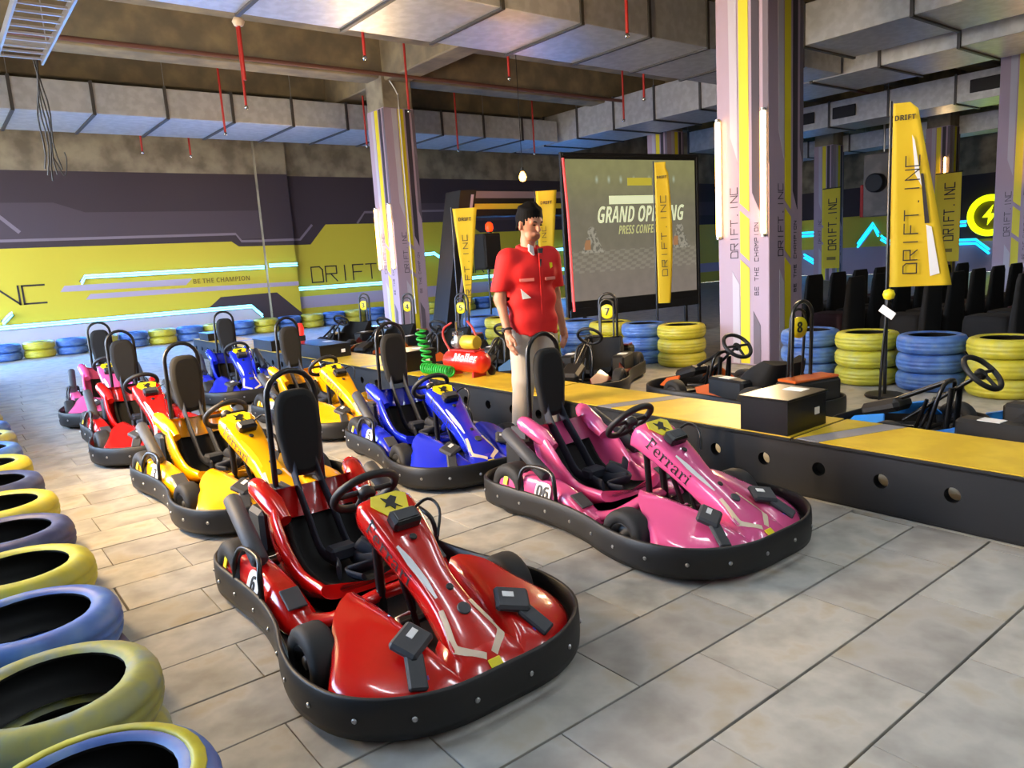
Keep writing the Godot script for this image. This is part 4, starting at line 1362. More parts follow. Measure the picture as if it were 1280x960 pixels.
# ---------------------------------------------------------------- screen, gantry, loudspeaker
func screen_image() -> ImageTexture:
	var w := 360
	var h := 300
	var im := Image.create(w, h, false, Image.FORMAT_RGB8)
	var fn := FastNoiseLite.new()
	fn.seed = 5
	fn.frequency = 0.03
	for y in h:
		var v := float(y) / h
		var c := Color8(150, 148, 98).lerp(Color8(128, 122, 102), smoothstep(0.0, 0.45, v)).lerp(Color8(140, 128, 118), smoothstep(0.5, 1.0, v))
		for x in w:
			var u := float(x) / w
			var k := 1.0 + 0.06 * fn.get_noise_2d(x, y)
			var cc := c * k
			# row of stage lamps in the picture
			for q in [0.22, 0.31, 0.4, 0.5, 0.62, 0.72, 0.82]:
				var d := Vector2((u - q) * 1.2, (v - 0.14) * 0.5).length()
				cc = cc.lerp(Color8(206, 224, 210), clampf(1.0 - d / 0.018, 0.0, 1.0) * 0.8)
			# chequered ground in the picture
			if v > 0.64 and v < 0.8:
				if (int(u * 26 + v * 8) + int(v * 46)) % 2 == 0:
					cc = cc.lerp(Color8(186, 180, 160), 0.35)
			im.set_pixel(x, y, Color(cc.r, cc.g, cc.b))
	# two racers in the picture: helmet, shoulders, orange chest
	for rx in [0.17, 0.86]:
		for y in range(int(h * 0.47), int(h * 0.72)):
			for x in range(int((rx - 0.13) * w), int(min((rx + 0.13) * w, w - 1))):
				var p := Vector2((float(x) / w - rx) / 0.1, (float(y) / h - 0.6) / 0.12)
				var hit := (p - Vector2(0, -0.75)).length() < 0.32 or (absf(p.x) < 0.35 + 0.5 * (p.y + 0.5) and p.y > -0.5 and p.y < 0.5)
				if hit:
					var cc := Color8(190, 184, 166)
					if absf(p.x + 0.35) < 0.22 and absf(p.y) < 0.3:
						cc = Color8(206, 132, 78)
					elif fn.get_noise_2d(x * 3, y * 3) > 0.1:
						cc = Color8(112, 108, 96)
					im.set_pixel(x, y, im.get_pixel(x, y).lerp(cc, 0.7))
	return ImageTexture.create_from_image(im)

func build_stage() -> void:
	var W := 2.72
	var t := thing("projector_screen", "big projector screen announcing a grand opening on black stand", "projector screen", V(9.2, 0, -8.4), deg_to_rad(-8.5))
	var qm := QuadMesh.new()
	qm.size = Vector2(W - 0.1, 2.16)
	var sm := mat(Color8(60, 60, 58), 0.8)
	sm.emission_enabled = true
	sm.emission = Color.BLACK
	sm.emission_operator = BaseMaterial3D.EMISSION_OP_ADD
	sm.emission_texture = screen_image()
	sm.emission_energy_multiplier = 0.72
	part("picture", qm, sm, t, T(V(0, 1.72, 0.012)))
	part("fabric", Mb.new().box(V(0, 1.68, 0), V(W, 2.36, 0.012), 0.003), M.black_soft, t)
	var fmb := Mb.new()
	for s in [-1.0, 1.0]:
		fmb.box(V(s * (W / 2 + 0.01), 1.45, 0), V(0.05, 2.9, 0.05), 0.006)
		fmb.box(V(s * (W / 2 - 0.3), 0.04, 0), V(0.08, 0.08, 0.9), 0.01)
		fmb.box(V(s * (W / 2 - 0.3), 0.28, 0), V(0.05, 0.5, 0.05), 0.006)
	fmb.box(V(0, 2.87, 0), V(W, 0.05, 0.06), 0.006)
	part("stand_frame", fmb, M.black, t)
	part("black_skirt", Mb.new().box(V(0, 0.46, 0.02), V(W - 0.06, 0.14, 0.02), 0.004), M.black_soft, t)
	var lit := glow(Color8(206, 214, 176), 0.85)
	var lit2 := glow(Color8(176, 178, 122), 0.7)
	for q in [["GRAND OPENING", 0.25, 0.15, 1.95, lit, 0.62], ["PRESS CONFERENCE", 0.135, 0.2, 1.71, lit2, 0.6], ["10 MAY 2025", 0.075, 0.14, 1.48, lit2, 1.1]]:
		if q[0].begins_with("10"):
			continue
		var o := part("picture_lettering", text_mesh(q[0], q[1], 0.003, true, true), q[4], t, T(V(q[2], q[3], 0.017), Basis(V(q[5], 0, 0), V(0.18, 1, 0), V(0, 0, 1))))
		o.set_meta("label", "pale lettering in the projected picture")
	part("picture_ribbon", Mb.new().box(V(0.12, 2.18, 0.015), V(1.25, 0.13, 0.004)), lit, t)
	part("picture_badge", Mb.new().box(V(0.12, 2.46, 0.015), V(0.5, 0.12, 0.004)), glow(Color8(188, 176, 60), 0.6), t)
	# red light strip on the left edge
	var r := single("red_light_strip", Mb.new().tube([V(7.79, 2.8, -8.5), V(7.81, 1.9, -8.46), V(7.83, 0.9, -8.46), V(7.85, 0.5, -8.47)], 0.02, 6, false), glow(Color(1.0, 0.34, 0.34), 0.5), "thin red light strip along left edge of projector screen", "light strip")
	r.cast_shadow = GeometryInstance3D.SHADOW_CASTING_SETTING_ON
	# start gantry
	var g := thing("start_gantry", "black start gantry arch with pale and yellow stripes", "gantry", V(8.2, 0, -12.0))
	for s in [0.0, 1.0]:
		var mx: float = 3.5 * s
		var sg: float = 1.0 - 2.0 * s
		part("leg", Mb.new().prism(vp([[mx - 0.62 * sg, 0.0], [mx - 0.32 * sg, 0.0], [mx + 0.32 * sg, 2.68], [mx - 0.05 * sg, 2.68]]), V(0, 0, -0.25), Vector3.RIGHT, Vector3.UP, 0.5), M.black, g)
		part("leg_stripe", Mb.new().prism(vp([[mx - 0.42 * sg, 0.0], [mx - 0.36 * sg, 0.0], [mx + 0.25 * sg, 2.6], [mx + 0.19 * sg, 2.6]]), V(0, 0, 0.25), Vector3.RIGHT, Vector3.UP, 0.006), M.lilac, g)
	part("beam", Mb.new().box(V(1.75, 2.44, 0), V(3.1, 0.48, 0.46), 0.01), M.black, g)
	part("beam_stripe", Mb.new().box(V(1.75, 2.6, 0.232), V(3.1, 0.13, 0.008)), M.lilac_grey, g)
	part("beam_stripe", Mb.new().box(V(1.75, 2.38, 0.232), V(3.1, 0.1, 0.008)), M.yellow_wall, g)
	# loudspeaker and beacon next to the gantry
	var sp := thing("loudspeaker", "black loudspeaker hung beside the gantry leg", "loudspeaker", V(8.42, 1.2, -11.4))
	part("cabinet", Mb.new().box(V(0, 0.32, 0), V(0.4, 0.66, 0.36), 0.02), M.black_soft, sp)
	part("grille", Mb.new().box(V(0, 0.32, 0.185), V(0.34, 0.58, 0.015), 0.006), M.black, sp)
	part("stand_pole", Mb.new().cyl(V(0, -1.2, 0), V(0, 0.02, 0), 0.02, 8), M.black_gloss, sp)
	part("stand_foot", Mb.new().cyl(V(0, -1.2, 0), V(0, -1.17, 0), 0.25, 16), M.black_gloss, sp)
	var bc := thing("orange_beacon", "glowing orange beacon above the black loudspeaker", "beacon light", V(8.5, 1.86, -11.4))
	part("base", Mb.new().cyl(V(0, 0, 0), V(0, 0.03, 0), 0.05, 12), M.black, bc)
	part("lamp", Mb.new().lathe([Vector2(0.05, 0.03), Vector2(0.075, 0.08), Vector2(0.07, 0.16), Vector2(0.03, 0.2), Vector2(0, 0.205)], 16), glow(Color(1.0, 0.22, 0.04), 2.2), bc)
	var ol := OmniLight3D.new()
	ol.name = "beacon_light"
	ol.light_color = Color(1.0, 0.25, 0.05)
	ol.light_energy = 0.12
	ol.light_size = 0.05
	ol.omni_range = 30.0
	ol.shadow_enabled = true
	ol.position = V(0, 0.12, 0)
	bc.add_child(ol, true)
	# red beacon by the far parked karts
	var rb := thing("red_beacon", "small red beacon lamp standing on the barrier", "beacon light", V(3.95, BTOP + 0.005, -9.75))
	part("base", Mb.new().box(V(0, 0.1, 0), V(0.1, 0.2, 0.1), 0.01), M.black, rb)
	part("lamp", Mb.new().lathe([Vector2(0.045, 0.2), Vector2(0.05, 0.3), Vector2(0.03, 0.36), Vector2(0, 0.365)], 14), glow(Color(1.0, 0.16, 0.12), 1.0), rb)

# ---------------------------------------------------------------- flags and banners
# rows: [y, x_from_pole_left, width]; the cloth hangs in the local xy plane and waves a little in z
func flag(label: String, at: Vector3, turn: float, y0: float, y1: float, shape: Callable, letters: Dictionary, pole := true, wave := 0.012) -> void:
	var t := thing("feather_flag", label, "flag", at, turn)
	if pole:
		var p := []
		for i in 9:
			p.append(V(-0.015, lerpf(0.0, y1 + 0.02, i / 8.0), 0))
		part("pole", Mb.new().tube(p, [0.016, 0.016, 0.015, 0.014, 0.013, 0.012, 0.011, 0.01, 0.009], 8), M.black_gloss, t)
		part("base", Mb.new().cyl(V(-0.015, 0, 0), V(-0.015, 0.025, 0), 0.16, 16, 0.008), M.black, t)
	var rings := []
	var n := 26
	for i in n + 1:
		var f := float(i) / n
		var y := lerpf(y0, y1, f)
		var e: Vector2 = shape.call(f)
		var ring := []
		for s in [1.0, -1.0]:
			for j in 7:
				var g := j / 6.0 if s > 0 else 1.0 - j / 6.0
				var x := lerpf(e.x, e.y, g)
				var z: float = sin(x * 13.0 + y * 1.7) * wave * clampf(x * 6.0, 0.0, 1.0) + s * 0.0025
				ring.append(V(x, y, z))
		rings.append(ring)
	var c := part("cloth", Mb.new().loft(rings), M.flag, t)
	for k in letters:
		var q = letters[k]
		if k.begins_with("V"):
			for i in q[0].length():
				part("letter", stroke_text(q[0][i], V(q[1], q[2] + i * q[5], wave + 0.006), Vector3.UP, Vector3.LEFT, q[3], q[4], q[5], 0.009, 0.002), M.ink, c)
		elif k.begins_with("H"):
			part("small_lettering", text_mesh(q[0], q[3], 0.003, true), M.ink, c, T(V(q[1], q[2], wave + 0.008)))
		elif k.begins_with("P"):
			part("print_stripe", Mb.new().prism(vp(q[0]), V(0, 0, wave + 0.004), Vector3.RIGHT, Vector3.UP, 0.002), q[1], c)

func build_flags() -> void:
	var cam_turn := func(p: Vector3, extra: float) -> float:
		return atan2(-p.x, -p.z) + extra
	# big one beyond the barrier
	var p := V(6.4, 0, -3.0)
	flag("tall yellow feather flag widening downwards, right of near pillar", p, cam_turn.call(p, 0.1), 0.94, 2.42, func(f): return Vector2(0.0, lerpf(0.46, 0.17, f) * (1.0 if f < 0.97 else 0.72)), {
		"V": ["DRIFT.INC", 0.2, 1.05, 0.1, 0.08, 0.108],
		"H": ["DRIFT", 0.085, 2.3, 0.04],
		"P1": [[[0.3, 1.02], [0.37, 1.04], [0.3, 1.42], [0.26, 1.44]], M.white],
		"P2": [[[0.17, 1.85], [0.22, 1.75], [0.16, 2.12], [0.14, 2.16]], M.white],
		"P3": [[[0.25, 1.45], [0.285, 1.45], [0.23, 1.85], [0.21, 1.85]], M.ink]})
	p = V(8.1, 0, -7.0)
	flag("narrow yellow flag standing in front of the projector screen", p, cam_turn.call(p, 0.0), 0.62, 2.54, func(f): return Vector2(0.0, 0.17 + 0.05 * sin(PI * f) if f < 0.95 else 0.15), {
		"V": ["DRIFT.INC", 0.14, 1.0, 0.07, 0.09, 0.125],
		"H": ["DRIFT", 0.09, 2.34, 0.035]})
	p = V(6.28, 0, -9.3)
	flag("yellow flag tapering to its foot, left of standing man", p, cam_turn.call(p, 0.0), 0.56, 2.14, func(f): return Vector2(lerpf(0.12, 0.0, f), lerpf(0.15, 0.36, f)), {
		"V": ["DRIFT.INC", 0.19, 0.75, 0.07, 0.08, 0.115],
		"H": ["DRIFT", 0.17, 1.98, 0.05]}, true, 0.006)
	p = V(8.92, 0, -10.5)
	flag("yellow flag right behind the standing man's head", p, cam_turn.call(p, 0.0), 0.7, 2.53, func(f): return Vector2(0.0, lerpf(0.2, 0.38, f)), {
		"V": ["DRIFT.INC", 0.15, 0.9, 0.07, 0.08, 0.115],
		"H": ["DRIFT", 0.18, 2.32, 0.055]})
	# banners on the far pillars
	for q in [["yellow banner hanging on distant pillar left of big flag", V(23.4, 0.4, -12.85), 0.56, 2.55], ["yellow banner hanging on distant pillar right of big flag", V(23.4, 0.5, -9.35), 0.66, 2.5]]:
		var t := thing("pillar_banner", q[0], "banner", q[1], 0.0)
		var w: float = q[2]
		var h: float = q[3]
		part("cloth", Mb.new().box(V(0, h / 2, 0), V(0.012, h, w), 0.003), M.banner, t)
		part("top_rod", Mb.new().cyl(V(0, h, -w / 2 - 0.03), V(0, h, w / 2 + 0.03), 0.018, 8), M.black, t)
		var word := "DRIFT.INC"
		for i in word.length():
			part("letter", stroke_text(word[i], V(-0.008, 0.6 + i * 0.185, 0.16), Vector3.UP, V(0, 0, -1), 0.26, 0.13, 0.185, 0.03, 0.004), M.ink, t)
		part("small_print", Mb.new().box(V(-0.008, 0.32, 0), V(0.004, 0.1, 0.3)), M.ink_yellow, t)

# ---------------------------------------------------------------- covered chairs
func build_chairs() -> void:
	var backm := cm("chair_back", func():
		var rings := []
		for q in [[0.0, 0.24, 0.06], [0.42, 0.235, 0.045], [0.62, 0.215, 0.035], [0.84, 0.2, 0.03], [0.9, 0.17, 0.022]]:
			var ring := []
			for i in 16:
				var an := TAU * i / 16
				ring.append(V(signf(cos(an)) * pow(absf(cos(an)), 0.5) * q[1], q[0], 0.24 + q[0] * 0.06 + signf(sin(an)) * pow(absf(sin(an)), 0.5) * q[2]))
			rings.append(ring)
		return Mb.new().loft(rings))
	var seatm := cm("chair_seat", func():
		var rings := []
		for q in [[0.0, 0.26], [0.2, 0.245], [0.4, 0.235], [0.45, 0.22], [0.46, 0.19]]:
			var ring := []
			for i in 16:
				var an := TAU * i / 16
				ring.append(V(signf(cos(an)) * pow(absf(cos(an)), 0.4) * q[1], q[0], signf(sin(an)) * pow(absf(sin(an)), 0.4) * q[1]))
			rings.append(ring)
		return Mb.new().loft(rings))
	for r in 5:
		for c in 6:
			var t := thing("covered_chair", "black covered chair, %s from the aisle in the %s row before the screen" % [ORD[c], ORD[r]], "chair", V(8.9 + c * 0.62 + r * 0.03, 0, -5.75 + r * 0.88), 0.0, "black covered audience chairs")
			part("seat_cover", seatm, M.maroon if (r + c) % 4 == 1 else M.cover, t)
			part("back_cover", backm, M.cover, t)

# ---------------------------------------------------------------- things on the barrier
func build_barrier_things() -> void:
	var names := [["black box on the barrier with bright lid, behind large pink kart", -2.53, -2.23, 0.5], ["small black box on barrier right of blue kart's hoop", -6.8, -6.45, 0.5], ["long black box on barrier behind second yellow kart", -9.3, -8.4, 0.46], ["black box on barrier with open front, beside red beacon", -10.7, -10.0, 0.44], ["small far black box on the barrier end", -13.4, -12.9, 0.42]]
	for q in names:
		var zc: float = (q[1] + q[2]) / 2
		var L: float = q[2] - q[1]
		var h: float = q[3] - BTOP
		var t := thing("control_box", q[0], "box", V(3.62, BTOP + 0.005, zc), 0.0, "black boxes on the barrier")
		var mb := Mb.new()
		mb.box(V(0.01, h / 2, 0), V(0.02, h, L))
		mb.box(V(0.39, h / 2, 0), V(0.02, h, L))
		mb.box(V(0.2, h / 2, -L / 2 + 0.01), V(0.36, h, 0.02))
		mb.box(V(0.2, h / 2, L / 2 - 0.01), V(0.36, h, 0.02))
		part("body", mb, M.black_gloss, t)
		part("lid", Mb.new().box(V(0.2, h + 0.007, 0), V(0.42, 0.014, L + 0.02), 0.003), M.black_gloss, t)
		part("sticker", Mb.new().box(V(0.3, h * 0.5, L / 2 + 0.002), V(0.05, 0.04, 0.003)), M.white, t)
		part("lid_label", Mb.new().box(V(0.3, h + 0.016, 0.02), V(0.09, 0.003, min(0.12, L * 0.5))), M.white, t)
	# air compressor
	var cp := thing("air_compressor", "red air compressor with yellow motor standing on the barrier", "air compressor", V(3.9, BTOP + 0.005, -5.72), 0.12)
	cp.scale = Vector3.ONE * 0.82
	var tank := part("tank", Mb.new().lathe([Vector2(0, -0.33), Vector2(0.06, -0.325), Vector2(0.105, -0.3), Vector2(0.125, -0.26), Vector2(0.125, 0.26), Vector2(0.105, 0.3), Vector2(0.06, 0.325), Vector2(0, 0.33)], 24, T(V(0, 0.165, 0), Basis(Vector3.RIGHT, PI / 2))), paint(Color8(214, 34, 22), 0.3), cp)
	part("script_lettering", text_mesh("Moller", 0.09, 0.01, true, true), M.white, tank, T(V(-0.108, 0.222, 0.1), Basis(Vector3.UP, -PI / 2) * Basis(Vector3.RIGHT, -0.5)))
	for s in [-1.0, 1.0]:
		part("foot", Mb.new().box(V(0, 0.03, s * 0.2), V(0.2, 0.06, 0.03), 0.005), M.pipe_red, cp)
	part("saddle", Mb.new().box(V(0, 0.295, 0.02), V(0.16, 0.02, 0.42), 0.004), M.pipe_red, cp)
	part("motor", Mb.new().cyl(V(0, 0.385, -0.02), V(0, 0.385, 0.2), 0.08, 18, 0.012), mat(Color8(178, 158, 42), 0.4), cp)
	part("pump", Mb.new().cyl(V(0, 0.31, -0.12), V(0, 0.46, -0.12), 0.05, 14, 0.008).cyl(V(0, 0.37, -0.2), V(0, 0.37, -0.13), 0.055, 14, 0.01), M.steel, cp)
	part("pump_head", Mb.new().box(V(0, 0.48, -0.12), V(0.1, 0.05, 0.1), 0.008).cyl(V(-0.02, 0.5, -0.12), V(-0.05, 0.62, -0.08), 0.014, 8), M.chrome, cp)
	part("handle", Mb.new().tube(cr([V(0, 0.28, -0.28), V(0, 0.42, -0.38), V(0, 0.53, -0.36), V(0, 0.6, -0.22)], 4), 0.013, 8), M.pipe_red, cp)
	part("handle", Mb.new().tube(cr([V(0.04, 0.3, 0.2), V(0.05, 0.52, 0.1), V(0.05, 0.62, 0.0)], 4), 0.013, 8), M.pipe_red, cp)
	part("wheel", Mb.new().cyl(V(0.12, 0.06, 0.26), V(0.16, 0.06, 0.26), 0.06, 16, 0.008), M.black, cp)
	# tagged stick leaning beside the parked karts
	var tg := thing("tag_stick", "thin dark stick with yellow knob and white tag beside big flag pole", "stick", V(5.72, 0, -2.74))
	part("stick", Mb.new().tube([V(0, 0, 0), V(0.0, 0.45, 0.02), V(0.02, 0.92, 0.05)], 0.012, 6), M.black_gloss, tg)
	part("knob", Mb.new().lathe([Vector2(0, -0.045), Vector2(0.035, -0.03), Vector2(0.045, 0.0), Vector2(0.035, 0.03), Vector2(0, 0.045)], 14, T(V(0.02, 0.93, 0.05))), M.sticker_yellow, tg)
	part("tag", Mb.new().box(V(-0.02, 0.8, 0.06), V(0.006, 0.06, 0.12), 0.002, Basis(Vector3.RIGHT, 0.6)), M.white, tg)
	part("foot", Mb.new().cyl(V(0, 0, 0), V(0, 0.02, 0), 0.06, 12), M.black, tg)
	# green hose in coils
	var hp := []
	for i in 150:
		var a := i * 0.52
		hp.append(V(3.72 + cos(a) * 0.045, BTOP + 0.065 + sin(a) * 0.045, -6.2 + i * 0.0032))
	var hv := []
	for i in 90:
		var a := i * 0.52
		var y := BTOP + 0.06 + i * 0.0042
		hv.append(V(3.75 + cos(a) * 0.045, y, -6.22 + sin(a) * 0.045 + 0.04 * sin(i * 0.06)))
	var hs := thing("green_hose", "green spiral air hose coiled beside the red compressor", "hose", V(0, 0, 0))
	part("lying_coil", Mb.new().tube(hp, 0.011, 6), M.green, hs)
	part("hanging_coil", Mb.new().tube(hv, 0.011, 6), M.green, hs)

# ---------------------------------------------------------------- ceiling things
func duct(label: String, a: Vector3, b: Vector3, w: float, h: float, sec: float) -> Node3D:
	# a, b: middle of the underside at both ends
	var t := thing("air_duct", label, "air duct")
	var d := (b - a).normalized()
	var side := d.cross(Vector3.UP).normalized()
	var bs := Basis(side, Vector3.UP, -d)
	var L := (b - a).length()
	var n := int(round(L / sec))
	var l := L / n
	var sm := Mb.new().box(V(0, h / 2, 0), V(w, h, l - 0.02), 0.006).mesh()
	var fm := Mb.new()
	fm.box(V(0, -0.012, 0), V(w + 0.06, 0.03, 0.05))
	fm.box(V(0, h + 0.012, 0), V(w + 0.06, 0.03, 0.05))
	fm.box(V(w / 2 + 0.012, h / 2, 0), V(0.03, h + 0.05, 0.05))
	fm.box(V(-w / 2 - 0.012, h / 2, 0), V(0.03, h + 0.05, 0.05))
	var fmm := fm.mesh()
	for i in n:
		part("duct_section", sm, M.duct, t, T(a + d * l * (i + 0.5), bs))
		part("flange", fmm, M.duct_joint, t, T(a + d * l * i, bs))
		if i % 2 == 0:
			part("hanger_rod", Mb.new().cyl(a + d * l * i + side * (w / 2 + 0.02) + V(0, h, 0), a + d * l * i + side * (w / 2 + 0.02) + V(0, CH - a.y, 0), 0.006, 5).cyl(a + d * l * i - side * (w / 2 + 0.02) + V(0, h, 0), a + d * l * i - side * (w / 2 + 0.02) + V(0, CH - a.y, 0), 0.006, 5), M.steel, t)
	return t

func build_ceiling_things() -> void:
	duct("long galvanised air duct along the far wall above the mural", V(-3.1, 4.2, -15.5), V(13.2, 4.2, -15.5), 1.9, 0.5, 1.17)
	duct("wide overhead air duct crossing the hall in front of far pillar", V(-3.1, 4.2, -7.85), V(13.2, 4.2, -7.85), 1.5, 0.65, 1.3)
	duct("air duct running back from near pillar to far wall duct", V(14.1, 4.2, -16.4), V(14.1, 4.2, -4.0), 1.6, 0.7, 1.25)
	var e := duct("air duct with square outlets high above the chairs", V(19.6, 4.2, -15.0), V(19.6, 4.2, 3.0), 1.3, 0.6, 1.5)
	for z in [-11.2, -10.1, -6.9, -4.5]:
		part("outlet_grille", Mb.new().box(V(18.93, 4.5, z), V(0.04, 0.28, 0.6), 0.01), M.black, e)
	duct("short overhead air duct right of near pillar top", V(11.9, 4.3, -6.6), V(11.9, 4.3, 3.0), 1.5, 0.6, 1.5)
	duct("round-cornered distant air duct near the right wall", V(24.6, 4.1, -15.5), V(24.6, 4.1, 3.0), 1.0, 0.5, 1.4)
	# red sprinkler drops
	# [x, z, bottom]
	var sp := [[3.9, -16.75, 3.9], [4.9, -17.0, 3.9], [4.75, -14.2, 3.9], [4.35, -11.9, 3.9], [7.6, -14.2, 3.8], [4.9, -9.0, 4.0], [6.9, -11.3, 3.9], [9.9, -14.25, 3.8], [7.5, -9.3, 4.05], [12.1, -14.2, 3.8], [7.1, -6.5, 3.9], [11.4, -10.6, 3.9], [10.2, -9.0, 3.9]]
	for i in sp.size():
		var y: float = sp[i][2]
		var t := thing("sprinkler_drop", "red sprinkler pipe hanging from the ceiling, %s from the left in the picture" % ORD[i], "sprinkler", V(sp[i][0], y, sp[i][1]), 0.0, "red sprinkler drops")
		part("pipe", Mb.new().cyl(V(0, 0.05, 0), V(0, CH - y, 0), 0.02, 8), M.pipe_red, t)
		part("sprinkler_head", Mb.new().lathe([Vector2(0.012, 0.05), Vector2(0.03, 0.03), Vector2(0.03, 0.0), Vector2(0, -0.01)], 10), M.chrome, t)
	var sm := thing("smoke_detector", "round pale detector on a red pipe, upper left", "smoke detector", V(3.9, 4.75, -10.6))
	part("dome", Mb.new().lathe([Vector2(0, -0.06), Vector2(0.06, -0.05), Vector2(0.085, 0.0), Vector2(0.06, 0.05), Vector2(0, 0.06)], 16), M.cream, sm)
	part("pipe", Mb.new().cyl(V(0, -0.75, 0), V(0, CH - 4.75, 0), 0.022, 8), M.pipe_red, sm)
	# long pipes under the slab
	for q in [["long brownish sprinkler pipe under beams before the far wall", V(-3.1, 4.78, -12.4), V(20, 4.78, -12.4), M.pipe_brown, 0.035], ["pale conduit pipe under the ceiling, upper left", V(-3.1, 4.9, -10.3), V(13, 4.9, -10.3), M.wall_plain, 0.06], ["long brownish sprinkler pipe above the wide overhead duct", V(-3.1, 4.86, -9.6), V(20, 4.86, -9.6), M.pipe_brown, 0.03]]:
		single("ceiling_pipe", Mb.new().cyl(q[1], q[2], q[4], 10), q[3], q[0], "pipe")
	# white conduit on the far pillar
	single("pillar_conduit", Mb.new().tube(cr([V(7.45, 4.8, -12.82), V(7.6, 4.55, -12.82), V(7.62, 4.2, -12.84), V(7.63, 0.4, -12.85)], 3), 0.012, 6), M.white, "thin pale conduit running down the far striped pillar", "conduit")
	# cable tray and hanging cables
	var ct := thing("cable_tray", "metal ladder cable tray at the upper left corner", "cable tray", V(1.15, 3.72, -8.3))
	for s in [-1.0, 1.0]:
		part("rail", Mb.new().box(V(s * 0.2, 0, 0), V(0.02, 0.08, 2.4)), M.steel, ct)
	for i in 11:
		part("rung", Mb.new().box(V(0, 0, -1.1 + i * 0.22), V(0.38, 0.02, 0.03)), M.steel, ct)
	for s in [-1.0, 1.0]:
		part("hanger_rod", Mb.new().cyl(V(s * 0.21, 0, -0.8), V(s * 0.21, CH - 3.72, -0.8), 0.006, 5), M.steel, ct)
	var cb := thing("cable_bundle", "black loose cables hanging below the cable tray", "cables", V(1.3, 0, -9.53))
	for i in 5:
		var pts := []
		for k in 9:
			var f := k / 8.0
			pts.append(V(sin(f * 9.0 + i) * 0.02 + (i - 2) * 0.012 + (0.03 * (i - 2) * f * f), lerpf(3.75, 2.5 + 0.06 * absf(i - 2), f), cos(f * 7.0 + i * 2) * 0.02))
		part("cable", Mb.new().tube(pts, 0.008, 6), M.black, cb)
	part("cable_loop", Mb.new().tube(cr([V(0.02, 2.75, 0), V(0.1, 2.55, 0.02), V(0.14, 2.72, 0.02), V(0.13, 2.8, 0.02)], 5), 0.007, 6), M.black, cb)
	# pendant bulb
	var pb := thing("pendant_bulb", "small warm bulb hanging between pillar and projector screen", "pendant lamp", V(8.64, 2.77, -10.5))
	part("cord", Mb.new().cyl(V(0, 0.16, 0), V(0, CH - 2.77, 0), 0.006, 5), M.black, pb)
	part("socket", Mb.new().cyl(V(0, 0.1, 0), V(0, 0.17, 0), 0.025, 10), M.black, pb)
	part("bulb", Mb.new().lathe([Vector2(0, -0.075), Vector2(0.045, -0.06), Vector2(0.07, 0.0), Vector2(0.05, 0.06), Vector2(0.025, 0.1)], 16), M.warm_bulb, pb)
	var ol := OmniLight3D.new()
	ol.name = "bulb_light"
	ol.light_color = Color(1.0, 0.7, 0.38)
	ol.light_energy = 0.5
	ol.light_size = 0.05
	ol.omni_range = 40.0
	ol.shadow_enabled = true
	pb.add_child(ol, true)
	# grey projector cabinet far right
	var pc := thing("wall_cabinet", "grey cabinet with a dark round unit hanging far back left of big flag", "cabinet", V(21.5, 1.85, -10.3), 0.0)
	part("body", Mb.new().box(V(0, 0.9, 0), V(0.6, 1.7, 0.85), 0.03), M.wall_plain, pc)
	part("drum", Mb.new().cyl(V(-0.55, 0.95, 0.0), V(-0.3, 0.95, 0.0), 0.26, 20, 0.03), M.black, pc)
	part("red_panel", Mb.new().box(V(-0.1, 0.5, -0.49), V(0.3, 0.9, 0.1), 0.02), M.pipe_red, pc)
	part("hanger_rod", Mb.new().cyl(V(0, 1.8, 0), V(0, CH - 1.75, 0), 0.03, 8), M.steel, pc)

